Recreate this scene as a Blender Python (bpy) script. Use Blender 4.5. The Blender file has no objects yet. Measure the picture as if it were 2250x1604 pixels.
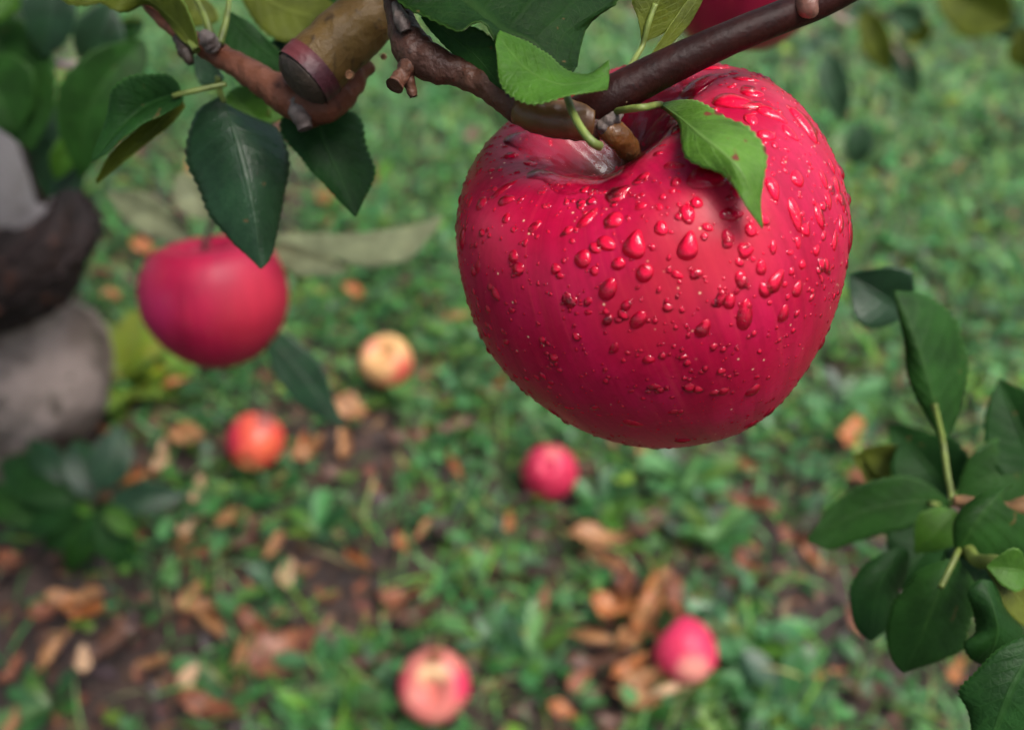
import bpy, bmesh, math, random
import numpy as np
from mathutils import Vector, Matrix
from mathutils.bvhtree import BVHTree
random.seed(7); rng = np.random.default_rng(7)
SC = bpy.context.scene
COL = SC.collection

# ------------------------------------------------------------------ camera
H = 0.91; PITCH = math.radians(46.0); FPX = 1948.0; CX, CY = 1125.0, 802.0
cd = bpy.data.cameras.new("camera"); cam = bpy.data.objects.new("camera", cd); COL.objects.link(cam)
cam.location = (0, 0, H); cam.rotation_euler = (math.pi/2 - PITCH, 0, 0)
cd.sensor_fit = 'HORIZONTAL'; cd.sensor_width = 36.0; cd.lens = 36.0*FPX/2250.0
cd.clip_start = 0.01; cd.clip_end = 1000
cd.dof.use_dof = True; cd.dof.focus_distance = 0.178; cd.dof.aperture_fstop = 9.0
SC.camera = cam
# ------------------------------------------------------------------ sky and sun (overcast)
w = bpy.data.worlds.new("World"); SC.world = w; w.use_nodes = True
nt = w.node_tree; bg = nt.nodes["Background"]
sky = nt.nodes.new("ShaderNodeTexSky"); sky.sky_type = 'NISHITA'; sky.sun_disc = False
SUN_EL, SUN_AZ = math.radians(68), math.radians(112)       # azimuth measured from +Y towards +X
sky.sun_elevation = SUN_EL; sky.sun_rotation = SUN_AZ
sky.dust_density = 2.5; sky.air_density = 1.0; sky.ozone_density = 1.0
cl = nt.nodes.new("ShaderNodeHueSaturation"); cl.inputs['Saturation'].default_value = 0.7      # cloud cover: a nearly grey sky
nt.links.new(sky.outputs[0], cl.inputs['Color']); bg.inputs[1].default_value = 0.15
sd = bpy.data.lights.new("sun", 'SUN'); sun = bpy.data.objects.new("sun", sd); COL.objects.link(sun)
sd.energy = 0.5; sd.angle = math.radians(30); sd.color = (1.0, 0.9, 0.72)
# thin cloud glowing in broken patches round the veiled sun
tcw = nt.nodes.new("ShaderNodeTexCoord"); dp = nt.nodes.new("ShaderNodeVectorMath"); dp.operation = 'DOT_PRODUCT'; nt.links.new(tcw.outputs['Generated'], dp.inputs[0])
mr = nt.nodes.new("ShaderNodeMapRange"); mr.interpolation_type = 'SMOOTHSTEP'; mr.inputs[1].default_value = math.cos(math.radians(34)); mr.inputs[2].default_value = math.cos(math.radians(14)); mr.inputs[3].default_value = 0; mr.inputs[4].default_value = 4.5
cn = nt.nodes.new("ShaderNodeTexNoise"); cn.inputs['Scale'].default_value = 5; cn.inputs['Detail'].default_value = 4; nt.links.new(tcw.outputs['Generated'], cn.inputs['Vector'])
cr_ = nt.nodes.new("ShaderNodeMapRange"); cr_.inputs[1].default_value = .42; cr_.inputs[2].default_value = .58; cr_.inputs[3].default_value = .25; cr_.inputs[4].default_value = 1.; nt.links.new(cn.outputs[0], cr_.inputs[0])
m1 = nt.nodes.new("ShaderNodeMath"); m1.operation = 'MULTIPLY_ADD'; m1.inputs[2].default_value = .85; nt.links.new(dp.outputs['Value'], mr.inputs[0]); nt.links.new(mr.outputs[0], m1.inputs[0]); nt.links.new(cr_.outputs[0], m1.inputs[1])
vs = nt.nodes.new("ShaderNodeVectorMath"); vs.operation = 'SCALE'; nt.links.new(cl.outputs[0], vs.inputs[0]); nt.links.new(m1.outputs[0], vs.inputs['Scale']); nt.links.new(vs.outputs[0], bg.inputs[0])
sv = Vector((math.sin(SUN_AZ)*math.cos(SUN_EL), math.cos(SUN_AZ)*math.cos(SUN_EL), math.sin(SUN_EL)))
sun.rotation_euler = sv.to_track_quat('Z', 'Y').to_euler(); sun.location = (2, 3, 5); dp.inputs[1].default_value = sv
SC.view_settings.view_transform = 'Standard'; SC.view_settings.look = 'None'
SC.view_settings.exposure = 0.96; SC.view_settings.gamma = 1.0
SC.cycles.use_denoising = True; SC.cycles.max_bounces = 10; SC.cycles.transmission_bounces = 8
SC.cycles.transparent_max_bounces = 8

# ------------------------------------------------------------------ geometry helpers
RIGHT = Vector((1, 0, 0)); UP = Vector((0, math.sin(PITCH), math.cos(PITCH)))
FWD = Vector((0, math.cos(PITCH), -math.sin(PITCH))); EYE = Vector((0, 0, H))
def ray(x, y): return RIGHT*((x-CX)/FPX) + UP*(-(y-CY)/FPX) + FWD
def P(x, y, z): return EYE + ray(x, y)*z
def G(x, y, h=0.0):                      # the point at height h over the ground seen at x, y
    d = ray(x, y); return EYE + d*((h-H)/d.z)
def depth_of(p): return (p-EYE).dot(FWD)
def PY(x, y, Y):
    d = ray(x, y); return EYE + d*(Y/d.y)
def crs(pts, n):
    A = np.asarray([tuple(p) for p in pts], float); m = len(A)
    t = np.linspace(0, m-1, n); i = np.clip(t.astype(int), 0, m-2); f = (t-i)[:, None]
    p0 = A[np.clip(i-1, 0, m-1)]; p1 = A[i]; p2 = A[i+1]; p3 = A[np.clip(i+2, 0, m-1)]
    return .5*((2*p1)+(-p0+p2)*f+(2*p0-5*p1+4*p2-p3)*f*f+(-p0+3*p1-3*p2+p3)*f**3)
def arc(pts, n):                         # resample a spline evenly along its length
    A = crs(pts, 200); L = np.r_[0, np.cumsum(np.linalg.norm(np.diff(A, axis=0), axis=1))]
    t = np.linspace(0, L[-1], n)
    return np.stack([np.interp(t, L, A[:, k]) for k in range(A.shape[1])], 1)
def tag(o, label=None, cat=None, group=None, kind=None):
    if label: o['label'] = label
    if cat: o['category'] = cat
    if group: o['group'] = group
    if kind: o['kind'] = kind
    return o
def empty(name, loc, label, cat, group=None):
    o = bpy.data.objects.new(name, None); COL.objects.link(o); o.location = loc; o.empty_display_size = .02
    return tag(o, label, cat, group)
def link(name, me, parent=None, loc=None):
    o = bpy.data.objects.new(name, me); COL.objects.link(o)
    if loc is not None: o.location = loc
    if parent:
        o.parent = parent
        off = parent.location.copy(); q = parent.parent
        while q: off += q.location; q = q.parent
        o.location = Vector(loc or (0, 0, 0)) - off          # things that carry parts are never rotated here
    return o
def mesh(name, V, Fc, mats, smooth=True, mi=None, uv=None, col=None):
    me = bpy.data.meshes.new(name)
    V = np.asarray(V, np.float32); Fc = np.asarray(Fc, np.int32)
    me.vertices.add(len(V)); me.vertices.foreach_set("co", V.ravel())
    k = Fc.shape[1]; me.loops.add(Fc.size); me.loops.foreach_set("vertex_index", Fc.ravel())
    me.polygons.add(len(Fc)); me.polygons.foreach_set("loop_start", np.arange(0, Fc.size, k, dtype=np.int32))
    me.polygons.foreach_set("loop_total", np.full(len(Fc), k, np.int32))
    for m in (mats if isinstance(mats, (list, tuple)) else [mats]): me.materials.append(m)
    if mi is not None: me.polygons.foreach_set("material_index", np.asarray(mi, np.int32))
    me.update(calc_edges=True)
    me.polygons.foreach_set("use_smooth", np.full(len(Fc), bool(smooth)))
    if uv is not None:
        l = me.uv_layers.new(name="uv"); l.data.foreach_set("uv", np.asarray(uv, np.float32)[Fc.ravel()].ravel())
    if col is not None:
        a = me.color_attributes.new("tint", 'FLOAT_COLOR', 'POINT')
        a.data.foreach_set("color", np.c_[col, np.ones(len(col))].astype(np.float32).ravel())
    me.validate(); return me
def grid_faces(n, m, wrap=False):
    i, j = np.meshgrid(np.arange(n-1), np.arange(m if wrap else m-1), indexing='ij'); j2 = (j+1) % m
    return np.stack([i*m+j, i*m+j2, (i+1)*m+j2, (i+1)*m+j], -1).reshape(-1, 4)

# ------------------------------------------------------------------ material helpers
class NT:
    def __init__(s, name):
        s.m = bpy.data.materials.new(name); s.m.use_nodes = True; s.t = s.m.node_tree
        s.b = s.t.nodes["Principled BSDF"]; s.out = s.t.nodes["Material Output"]
    def n(s, typ, **kw):
        x = s.t.nodes.new(typ)
        for k, v in kw.items(): setattr(x, k, v)
        return x
    def set(s, sock, v):
        if hasattr(v, 'is_output'): s.t.links.new(v, sock)
        elif v is not None: sock.default_value = v
    def mix(s, f, a, b, mode='MIX'):
        x = s.n("ShaderNodeMix", data_type='RGBA', blend_type=mode)
        s.set(x.inputs[0], f)
        for i, v in ((6, a), (7, b)): s.set(x.inputs[i], (*v, 1) if isinstance(v, tuple) and len(v) == 3 else v)
        return x.outputs[2]
    def math(s, op, a, b=None, c=None):
        x = s.n("ShaderNodeMath", operation=op); s.set(x.inputs[0], a)
        if b is not None: s.set(x.inputs[1], b)
        if c is not None: s.set(x.inputs[2], c)
        return x.outputs[0]
    def noise(s, vec, scale, detail=3, rough=.55):
        x = s.n("ShaderNodeTexNoise"); s.set(x.inputs['Vector'], vec); x.inputs['Scale'].default_value = scale
        x.inputs['Detail'].default_value = detail; x.inputs['Roughness'].default_value = rough
        return x.outputs[0]
    def ramp(s, f, lo, hi, a=0., b=1.):
        x = s.n("ShaderNodeMapRange", interpolation_type='SMOOTHSTEP'); s.set(x.inputs[0], f)
        for i, v in ((1, lo), (2, hi), (3, a), (4, b)): x.inputs[i].default_value = v
        return x.outputs[0]
    def co(s, kind='Object'): return s.n("ShaderNodeTexCoord").outputs[kind]
    def bump(s, h, strength, dist):
        x = s.n("ShaderNodeBump"); x.inputs['Strength'].default_value = strength; x.inputs['Distance'].default_value = dist
        s.set(x.inputs['Height'], h); return x.outputs[0]
    def fin(s, col=None, rough=None, normal=None, spec=None):
        s.set(s.b.inputs['Base Color'], (*col, 1) if isinstance(col, tuple) and len(col) == 3 else col)
        s.set(s.b.inputs['Roughness'], rough)
        if normal is not None: s.set(s.b.inputs['Normal'], normal)
        if spec is not None: s.b.inputs['Specular IOR Level'].default_value = spec
        return s.m
    def sep(s, v):
        x = s.n("ShaderNodeSeparateXYZ"); s.set(x.inputs[0], v); return x.outputs
    def comb(s, a, b, c):
        x = s.n("ShaderNodeCombineXYZ"); s.set(x.inputs[0], a); s.set(x.inputs[1], b); s.set(x.inputs[2], c); return x.outputs[0]
    def vm(s, op, a, b=None):
        x = s.n("ShaderNodeVectorMath", operation=op); s.set(x.inputs[0], a)
        if b is not None: s.set(x.inputs[1], b)
        return x
def leaf_mat(name, c, vein, rough=.42, trans=.25, spec=.45, fine=900., blot=None, veinw=.42):
    t = NT(name); uv = t.co('UV'); u, v, _ = t.sep(uv); o = t.co('Object')
    s = t.math('ABSOLUTE', t.math('MULTIPLY_ADD', v, 2., -1.))
    mid = t.ramp(s, .02, .07, 1, 0)
    fr = t.math('FRACT', t.math('MULTIPLY', t.math('MULTIPLY_ADD', s, -.22, u), 9.))
    sidev = t.ramp(t.math('ABSOLUTE', t.math('SUBTRACT', fr, .5)), .02, .11, 1, 0)
    vm_ = t.math('MAXIMUM', mid, t.math('MULTIPLY', sidev, .28))
    big = t.noise(o, 70, 4, .65); fn = t.noise(o, fine, 3, .6)
    vo = t.n("ShaderNodeTexVoronoi", feature='DISTANCE_TO_EDGE'); vo.inputs['Scale'].default_value = 650; t.set(vo.inputs['Vector'], o); net = t.ramp(vo.outputs['Distance'], .0, .16, 1, 0)
    dark = tuple(x*.55 for x in c); lit = tuple(x*1.4 for x in c)
    col = t.mix(t.ramp(big, .3, .7), dark, lit)
    col = t.mix(t.math('MULTIPLY', fn, .5), col, tuple(x*.6 for x in c))
    col = t.mix(t.math('MULTIPLY', net, .13), col, vein); col = t.mix(t.math('MULTIPLY', vm_, veinw), col, vein)
    col = t.mix(t.math('MULTIPLY', t.ramp(t.noise(o, 260, 2), .70, .74), .7), col, (.10, .055, .02))
    edge = t.ramp(s, .93, 1., 0, .7); col = t.mix(edge, col, tuple(x*1.5 for x in vein))
    if blot: col = t.mix(t.ramp(t.noise(o, 130, 2), .64, .67), col, blot)
    h = t.math('ADD', t.math('MULTIPLY', t.math('MAXIMUM', vm_, t.math('MULTIPLY', net, .16)), -1.0), t.math('MULTIPLY', fn, .6))
    t.fin(col, rough, t.bump(h, .45, .0005), spec)
    tr = t.n("ShaderNodeBsdfTranslucent"); ms = t.n("ShaderNodeMixShader"); ms.inputs[0].default_value = trans
    t.set(tr.inputs[0], t.mix(.5, col, (c[0]*1.6, c[1]*2.0, c[2]*.7)))
    t.t.links.new(t.b.outputs[0], ms.inputs[1]); t.t.links.new(tr.outputs[0], ms.inputs[2])
    t.t.links.new(ms.outputs[0], t.out.inputs[0]); return t.m
def bark_mat(name, c1, c2, c3, scale=400., bump=.8, rough=.5, dots=None, ring=None, spec=.4):
    t = NT(name); o = t.co()
    a = t.noise(o, scale, 4); b = t.noise(o, scale*.18, 3)
    col = t.mix(t.ramp(b, .35, .65), c1, c2); col = t.mix(t.ramp(a, .55, .75), col, c3)
    if dots:
        vo = t.n("ShaderNodeTexVoronoi"); vo.inputs['Scale'].default_value = dots[1]; t.set(vo.inputs['Vector'], o)
        keep = t.ramp(t.sep(vo.outputs['Color'])[0], .70, .72)
        col = t.mix(t.math('MULTIPLY', t.ramp(vo.outputs['Distance'], dots[2], dots[2]*1.5, 1, 0), keep), col, dots[0])
    return t.fin(col, rough, t.bump(t.math('ADD', a, t.math('MULTIPLY', b, 1.5)), bump, .0012), spec)
def plain(name, c, rough=.5, var=.35, scale=200., spec=.4):
    t = NT(name); n = t.noise(t.co(), scale, 3)
    return t.fin(t.mix(t.ramp(n, .3, .7), tuple(x*(1-var) for x in c), tuple(x*(1+var) for x in c)), rough, t.bump(n, .3, .0008), spec)

M = {}
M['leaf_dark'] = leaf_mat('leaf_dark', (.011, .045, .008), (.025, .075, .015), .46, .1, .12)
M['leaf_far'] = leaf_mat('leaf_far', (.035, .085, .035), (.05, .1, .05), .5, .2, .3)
M['leaf_shaded'] = leaf_mat('leaf_shaded', (.006, .024, .003), (.02, .05, .008), .5, .08, .08)  # leaf turned from the light: its shade is put into the colour
M['leaf_mid'] = leaf_mat('leaf_mid', (.017, .062, .009), (.034, .09, .017), .48, .2, .12)
M['leaf_fresh'] = leaf_mat('leaf_fresh', (.05, .14, .012), (.10, .2, .04), .44, .3, .18)
M['leaf_spotted'] = leaf_mat('leaf_spotted', (.085, .2, .02), (.16, .27, .07), .42, .25, .25, blot=(.16, .03, .02))
M['leaf_teal'] = leaf_mat('leaf_teal', (.012, .042, .015), (.026, .065, .026), .38, .1, .3)
M['leaf_under'] = leaf_mat('leaf_under', (.24, .29, .14), (.3, .36, .18), .6, .25, .2)
M['leaf_olive'] = leaf_mat('leaf_olive', (.10, .125, .012), (.17, .21, .04), .55, .35, .2)
M['leaf_grey'] = leaf_mat('leaf_grey', (.19, .21, .11), (.25, .27, .16), .6, .2, .2)
M['petiole'] = plain('petiole', (.13, .17, .035), .45)
M['petiole_red'] = plain('petiole_red', (.2, .11, .05), .4)

# ------------------------------------------------------------------ leaves lofted through left edge, midrib and right edge
def leaf(parent, mid, left, right, top, under, N=40, serr=.03, bulge=.0, thick=.00025, flip=False, petiole=None, pr=.0007, pm='petiole', name='leaf', label=None, wob=.035):
    N = int(N*1.5)
    K = 7; m = arc(mid, N); l = arc(left, N); r = arc(right, N)
    k = np.arange(N); amp = np.choose(k % 3, [1., .35, -.3])*np.sin(np.pi*np.clip(k/(N-1), 0, 1))**.4; ir = [random.random()*6 for _ in range(4)]; tt = k/(N-1); serr = serr*1.35
    l = l + (l-m)*(serr*amp+.035*np.sin(tt*11+ir[0])+.02*np.sin(tt*23+ir[1]))[:, None]; r = r + (r-m)*(serr*np.roll(amp, 1)+.035*np.sin(tt*12+ir[2])+.02*np.sin(tt*25+ir[3]))[:, None]
    rows = []
    for s in np.linspace(-1, 1, 2*K+1):
        e = l if s < 0 else r; a = abs(s); rows.append(m*(1-a) + e*a)
    A = np.stack(rows, 1)                                       # N x (2K+1) x 3
    du = np.gradient(A, axis=0); dv = np.gradient(A, axis=1)
    nn = np.cross(du, dv); nn /= (np.linalg.norm(nn, axis=2, keepdims=True)+1e-12)
    if flip: nn = -nn
    s = np.linspace(-1, 1, 2*K+1)[None, :, None]; t = np.linspace(0, 1, N)[:, None, None]
    wd = np.linalg.norm(r-l, axis=1)[:, None, None]
    ph = random.random()*6
    A = A + nn*(bulge*wd*(1-(2*np.abs(s)-1)**2)*.5 + wd*.007*np.sin((t-.22*np.abs(s))*9*2*np.pi)*(np.abs(s)*(1-np.abs(s))*4)
                + wob*wd*np.sin(t*9+ph+s*2)*np.abs(s)**2)
    T = A + nn*thick*.5; B = A - nn*thick*.5
    n2 = 2*K+1; F1 = grid_faces(N, n2); F2 = F1[:, [0, 3, 2, 1]] + N*n2
    if flip: F1, F2 = F1[:, [0, 3, 2, 1]], F2[:, [0, 3, 2, 1]]
    idx = np.arange(N*n2).reshape(N, n2); bd = np.r_[idx[0, :], idx[1:, -1], idx[-1, -2::-1], idx[-2:0:-1, 0]]
    b2 = np.roll(bd, -1); F3 = np.stack([bd, bd+N*n2, b2+N*n2, b2], 1)
    if flip: F3 = F3[:, ::-1]
    V = np.concatenate([T.reshape(-1, 3), B.reshape(-1, 3)]); c = V.mean(0)
    uv1 = np.stack(np.broadcast_arrays(t[..., 0], (s[..., 0]+1)/2), -1).reshape(-1, 2); uv = np.concatenate([uv1, uv1])
    mi = np.r_[np.zeros(len(F1)), np.ones(len(F2)), np.zeros(len(F3))]
    o = link(name, mesh(name, V-c, np.concatenate([F1, F2, F3]), [M[top], M[under]], True, mi, uv), parent, Vector(c))
    if label: o['label'] = label
    if petiole: tube('petiole', petiole, [pr]*len(petiole), M[pm], o, seg=8)
    return o
def tube(name, pts, rad, m, parent=None, seg=14, n=None, lump=0., cap=True, loc=None, rough_ends=0, lf=1.):
    n = n or max(10, 8*len(pts)); A = arc(pts, n)
    L0 = np.asarray([tuple(p) for p in pts]); dd = np.r_[0, np.cumsum(np.linalg.norm(np.diff(L0, axis=0), axis=1))]
    R = np.interp(np.linspace(0, dd[-1], n), dd, rad)
    T = np.gradient(A, axis=0); T /= np.linalg.norm(T, axis=1, keepdims=True)
    up = np.array([0, 0, 1.]) if abs(T[0][2]) < .9 else np.array([1., 0, 0]); V = []; u = np.cross(T[0], up); u /= np.linalg.norm(u)
    ph = rng.random(6)*6
    for i in range(n):
        u = u - T[i]*(u@T[i]); u /= np.linalg.norm(u); v = np.cross(T[i], u)
        a = np.linspace(0, 2*np.pi, seg, endpoint=False)
        q = i/n*len(pts)*1.7*lf
        k = 1 + lump*(np.sin(2*a+q*2+ph[0])*.5+np.sin(3*a-q*3.1+ph[1])*.5+np.sin(q*4.3+ph[2])*.6+np.sin(5*a+q*7+ph[3])*.35)
        V.append(A[i] + (np.cos(a)*k)[:, None]*u*R[i] + (np.sin(a)*k)[:, None]*v*R[i])
    V = np.array(V)
    if cap:                                                     # rounded ends
        for e, sgn in ((0, -1), (n-1, 1)):
            ring = [A[e] + (V[e]-A[e])*f + T[e]*sgn*R[e]*g for f, g in ((.8, .25), (.45, .4), (.02, .45))]
            V = np.concatenate([np.array(ring[::-1]), V]) if sgn < 0 else np.concatenate([V, np.array(ring)])
            if sgn < 0: A = np.concatenate([np.zeros((3, 3)), A]); T = np.concatenate([np.zeros((3, 3)), T]); R = np.r_[0, 0, 0, R]; n += 3
    nn = len(V); V = V.reshape(-1, 3); c = V.mean(0)
    return link(name, mesh(name, V-c, grid_faces(nn, seg, True), m), parent, Vector(c))
def px(pts, z=None):                                             # picture points with their own distances
    return [P(p[0], p[1], p[2] if len(p) > 2 else z) for p in pts]
def oval_leaf(parent, a, b, width, za, zb, top, under, side=(0, 0, 1), asym=0., fold=.15, droop=.1, **kw):
    """a pointed oval leaf from base a to tip b (picture points at their distances), width in metres"""
    A, B = P(*a, za), P(*b, zb); d = B-A; Ln = d.length; d.normalize()
    toward = (EYE-(A+B)/2).normalized(); nrm = (toward*(1-abs(side[2])*.0) + Vector((side[0], side[1], 0))).normalized()
    x = d.cross(nrm).normalized(); nrm = x.cross(d).normalized(); md, l, r = [], [], []
    for t, wv in ((0, .02), (.08, .45), (.2, .78), (.38, 1.), (.55, .97), (.72, .74), (.87, .38), (.96, .12), (1, .005)):
        c = A + d*(Ln*t) - nrm*(droop*Ln*(t-.5)**2*4 - droop*Ln*.3) + x*(asym*Ln*math.sin(math.pi*t))
        md.append(c); l.append(c - x*(width/2*wv) + nrm*(fold*width*wv)); r.append(c + x*(width/2*wv) + nrm*(fold*width*wv))
    return leaf(parent, md, l, r, top, under, flip=True, **kw)

# ------------------------------------------------------------------ apples
PROF = [(0, .48), (.10, .50), (.22, .62), (.36, .76), (.5, .82), (.66, .80), (.82, .69), (.94, .47), (1.0, .15), (.97, -.18), (.85, -.52), (.66, -.80), (.46, -.97), (.30, -1.0), (.14, -.93), (0, -.86)]
def apple_verts(R, low, con, am, ph, notch, nph, na=96, ns=80, lobe=.008):
    C = crs(PROF, ns); a = np.linspace(0, 2*np.pi, na, endpoint=False)
    r = C[:, 0][:, None]; z = C[:, 1][:, None]; up = np.clip((z-.1)/.7, 0, 1)**1.5
    z2 = np.where(z < 0, z*low, z); rr = r*(1-con*np.clip(-z2, 0, 1)*.5)*(1+lobe*np.cos(5*a+1)[None]*(1+np.clip(-z2, 0, 1)*1.5))
    d = (a-nph+np.pi) % (2*np.pi)-np.pi
    zz = z2+am*np.cos(a-ph)[None]*up*np.clip(r*1.6, 0, 1)-notch*np.exp(-(d/.45)**2)[None]*up*np.exp(-((r-.5)/.35)**2)
    return np.stack([rr*np.cos(a)[None]+0*zz, rr*np.sin(a)[None]+0*zz, zz], -1)*R, C
def apple_mat(name, red, red2, cream, patches, sheen=.36, dots=(.75, .5, .3), streak=.5, R=.042, spec=.32):
    """patches: (local point in metres, radius, colour, strength)"""
    t = NT(name); o = t.co(); x, y, z = t.sep(o)
    dirv = t.vm('NORMALIZE', t.comb(x, y, 0.)).outputs[0]; dx, dy, _ = t.sep(dirv)
    sv_ = t.comb(t.math('MULTIPLY', dx, 9.), t.math('MULTIPLY', dy, 9.), t.math('MULTIPLY', z, 20.))
    st = t.noise(sv_, 1.6, 4, .6); bg_ = t.noise(o, 45, 3); fn = t.noise(o, 700, 2)
    st2 = t.noise(t.comb(t.math('MULTIPLY', dx, 26.), t.math('MULTIPLY', dy, 26.), t.math('MULTIPLY', z, 28.)), 1.5, 4, .6)
    col = t.mix(t.ramp(bg_, .3, .7), red, red2); col = t.mix(t.math('MULTIPLY', t.ramp(st2, .5, .75), streak*.7), col, (min(.75, red2[0]*1.2), red2[1]*4+.02, red2[2]*1.1))
    col = t.mix(t.math('MULTIPLY', t.ramp(fn, .5, .72), .22), col, tuple(q*.55 for q in red)); col = t.mix(t.math('MULTIPLY', t.ramp(st, .4, .72), streak), col, tuple(q*.6 for q in red))
    for (p, rad, c, s) in patches:
        d = t.vm('LENGTH', t.vm('SUBTRACT', t.vm('ADD', o, t.vm('SCALE', t.n("ShaderNodeTexNoise", noise_dimensions='3D').outputs[1]).outputs[0]).outputs[0] if False else o, tuple(p)).outputs[0]).outputs['Value']
        d2 = t.math('ADD', d, t.math('MULTIPLY_ADD', t.math('ADD', t.math('MULTIPLY', bg_, .6), t.math('MULTIPLY', st, .4)), rad*1.1, -rad*.55))
        col = t.mix(t.math('MULTIPLY', t.ramp(d2, rad*.35, rad*1.15, 1, 0), s), col, c)
    vo = t.n("ShaderNodeTexVoronoi"); vo.inputs['Scale'].default_value = 330; t.set(vo.inputs['Vector'], o)
    cr, cg, _ = t.sep(vo.outputs['Color'])
    dot = t.math('MULTIPLY', t.ramp(vo.outputs['Distance'], .05, .11, 1, 0), t.ramp(cr, .4, .45))
    col = t.mix(t.math('MULTIPLY', dot, .75), col, dots)
    bp = t.bump(t.math('ADD', t.math('MULTIPLY', fn, .3), bg_), .12, .0012)
    t.b.inputs['Coat Weight'].default_value = .02; t.b.inputs['Coat Roughness'].default_value = .15
    return t.fin(col, t.ramp(bg_, .3, .7, sheen*.9, sheen*1.15), bp, spec)
def apple(name, R, rot, center, mat, label, group=None, stem=None, low=.9, con=.14, am=.05, ph=0., notch=.03, nph=0., dent=None, na=72, ns=60):
    V, C = apple_verts(R, low, con, am, ph, notch, nph, na, ns)
    V = V.reshape(-1, 3)
    if dent is not None:                                         # an eaten, sunken hollow
        for (p, rad, dp) in dent:
            p = np.array(p); d = np.linalg.norm(V-p, axis=1); V = V*(1-dp*np.clip(1-(d/rad)**4, 0, 1)[:, None])
    me = mesh(name, V, grid_faces(ns, na, True)[:, ::-1], mat)
    o = link(name, me); o.matrix_world = Matrix.Translation(center) @ rot.to_4x4()
    return tag(o, label, 'apple', group)
def frame_from_axis(axis, face=None):
    z = Vector(axis).normalized(); f = Vector(face or (0, 1, 0)); x = f.cross(z)
    if x.length < 1e-4: x = Vector((1, 0, 0))
    x.normalize(); y = z.cross(x); return Matrix((x, y, z)).transposed()
def camdir(x, y, z): return RIGHT*x + UP*y - FWD*z               # right, up, towards the camera

# ---- ground --------------------------------------------------------------------------------
def soil():
    t = NT('wet_soil'); o = t.co(); a = t.noise(o, 9, 5); b = t.noise(o, 60, 4); c = t.noise(o, 260, 3)
    col = t.mix(t.ramp(b, .35, .65), (.022, .013, .010), (.075, .046, .036)); col = t.mix(t.ramp(c, .5, .75), col, (.11, .075, .058))
    far = t.ramp(t.vm('LENGTH', o).outputs['Value'], 2.3, 3.4)
    col = t.mix(far, col, t.mix(t.ramp(a, .35, .65), (.02, .05, .012), (.07, .12, .03)))
    return t.fin(col, .55, t.bump(t.math('ADD', t.math('MULTIPLY', b, 1.), t.math('MULTIPLY', c, .6)), 1., .012), .4)
def hgt(x, y): return .008*np.sin(x*9+1)*np.sin(y*7+2)+.006*np.sin(x*21+y*17)+.004*np.sin(x*37-y*29+1)
xs = np.r_[-(3*1.18**np.arange(25, 0, -1)), np.linspace(-3, 3, 121), 3*1.18**np.arange(1, 26)]
gx, gy = np.meshgrid(xs, xs, indexing='ij'); gz = np.where((abs(gx) < 4) & (abs(gy) < 4), hgt(gx, gy), 0)-.004
g = link('ground', mesh('ground', np.stack([gx, gy, gz], -1).reshape(-1, 3), grid_faces(len(xs), len(xs))[:, ::-1], soil()))
me = g.data
if me.polygons[0].normal.z < 0: me.flip_normals()
tag(g, kind='structure')

def tint_mat(name, rough, trans, spec=.5):
    t = NT(name); at = t.n("ShaderNodeVertexColor", layer_name='tint'); col = at.outputs[0]
    t.fin(col, rough, None, spec)
    tr = t.n("ShaderNodeBsdfTranslucent"); ms = t.n("ShaderNodeMixShader"); ms.inputs[0].default_value = trans
    t.set(tr.inputs[0], col); t.t.links.new(t.b.outputs[0], ms.inputs[1]); t.t.links.new(tr.outputs[0], ms.inputs[2])
    t.t.links.new(ms.outputs[0], t.out.inputs[0]); return t.m
def vnoise(x, y, f, seed):
    r = np.random.default_rng(seed).random((64, 64)); X = x*f+100; Y = y*f+100
    i, j = np.floor(X).astype(int), np.floor(Y).astype(int); u, v = X-i, Y-j; u = u*u*(3-2*u); v = v*v*(3-2*v)
    q = lambda a, b: r[a % 64, b % 64]
    return (q(i, j)*(1-u)+q(i+1, j)*u)*(1-v)+(q(i, j+1)*(1-u)+q(i+1, j+1)*u)*v
def cover(x, y):                                                 # how green the ground is
    n = .5*vnoise(x, y, 5, 1)+.3*vnoise(x, y, 12, 2)+.2*vnoise(x, y, 26, 3)
    base = .48+.40*np.clip((y-.7)/.5, 0, 1)+.12*np.clip(x/.5, -1, 1)*np.clip((y-.6)/.4, 0, 1)
    for (gx_, gy_, gr_, ga_) in LITTER: base = base-ga_*np.exp(-((x-gx_)**2+(y-gy_)**2)/gr_**2)
    return np.clip((n-.5)*2.6+base, 0.03, 1)
LITTER = [(*G(px_, py_)[:2], r_, a_) for px_, py_, r_, a_ in ((1410, 1360, .10, .42), (140, 1420, .12, .3), (350, 1010, .08, .3), (520, 1180, .09, .2), (620, 1390, .08, .3), (1720, 1330, .09, .38))]
def sample(n):
    n = int(n*1.5); x = rng.uniform(-2.8, 2.8, n); y = rng.uniform(-.6, 4.3, n)
    z = y*math.cos(PITCH)+H*math.sin(PITCH)
    inside = (np.abs(x) < .6*z+.15) & (y > .22) & (y < 2.35)
    k = rng.random(n) < cover(x, y)*np.where(inside, 1., .22)
    return x[k], y[k]
def palette(n, cols, wts, jit=.25):
    c = np.asarray(cols)[rng.choice(len(cols), n, p=np.asarray(wts)/sum(wts))]; n = len(c)
    return c*(1+jit*rng.normal(size=(n, 1)))*(1+.1*rng.normal(size=(n, 3)))
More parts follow.
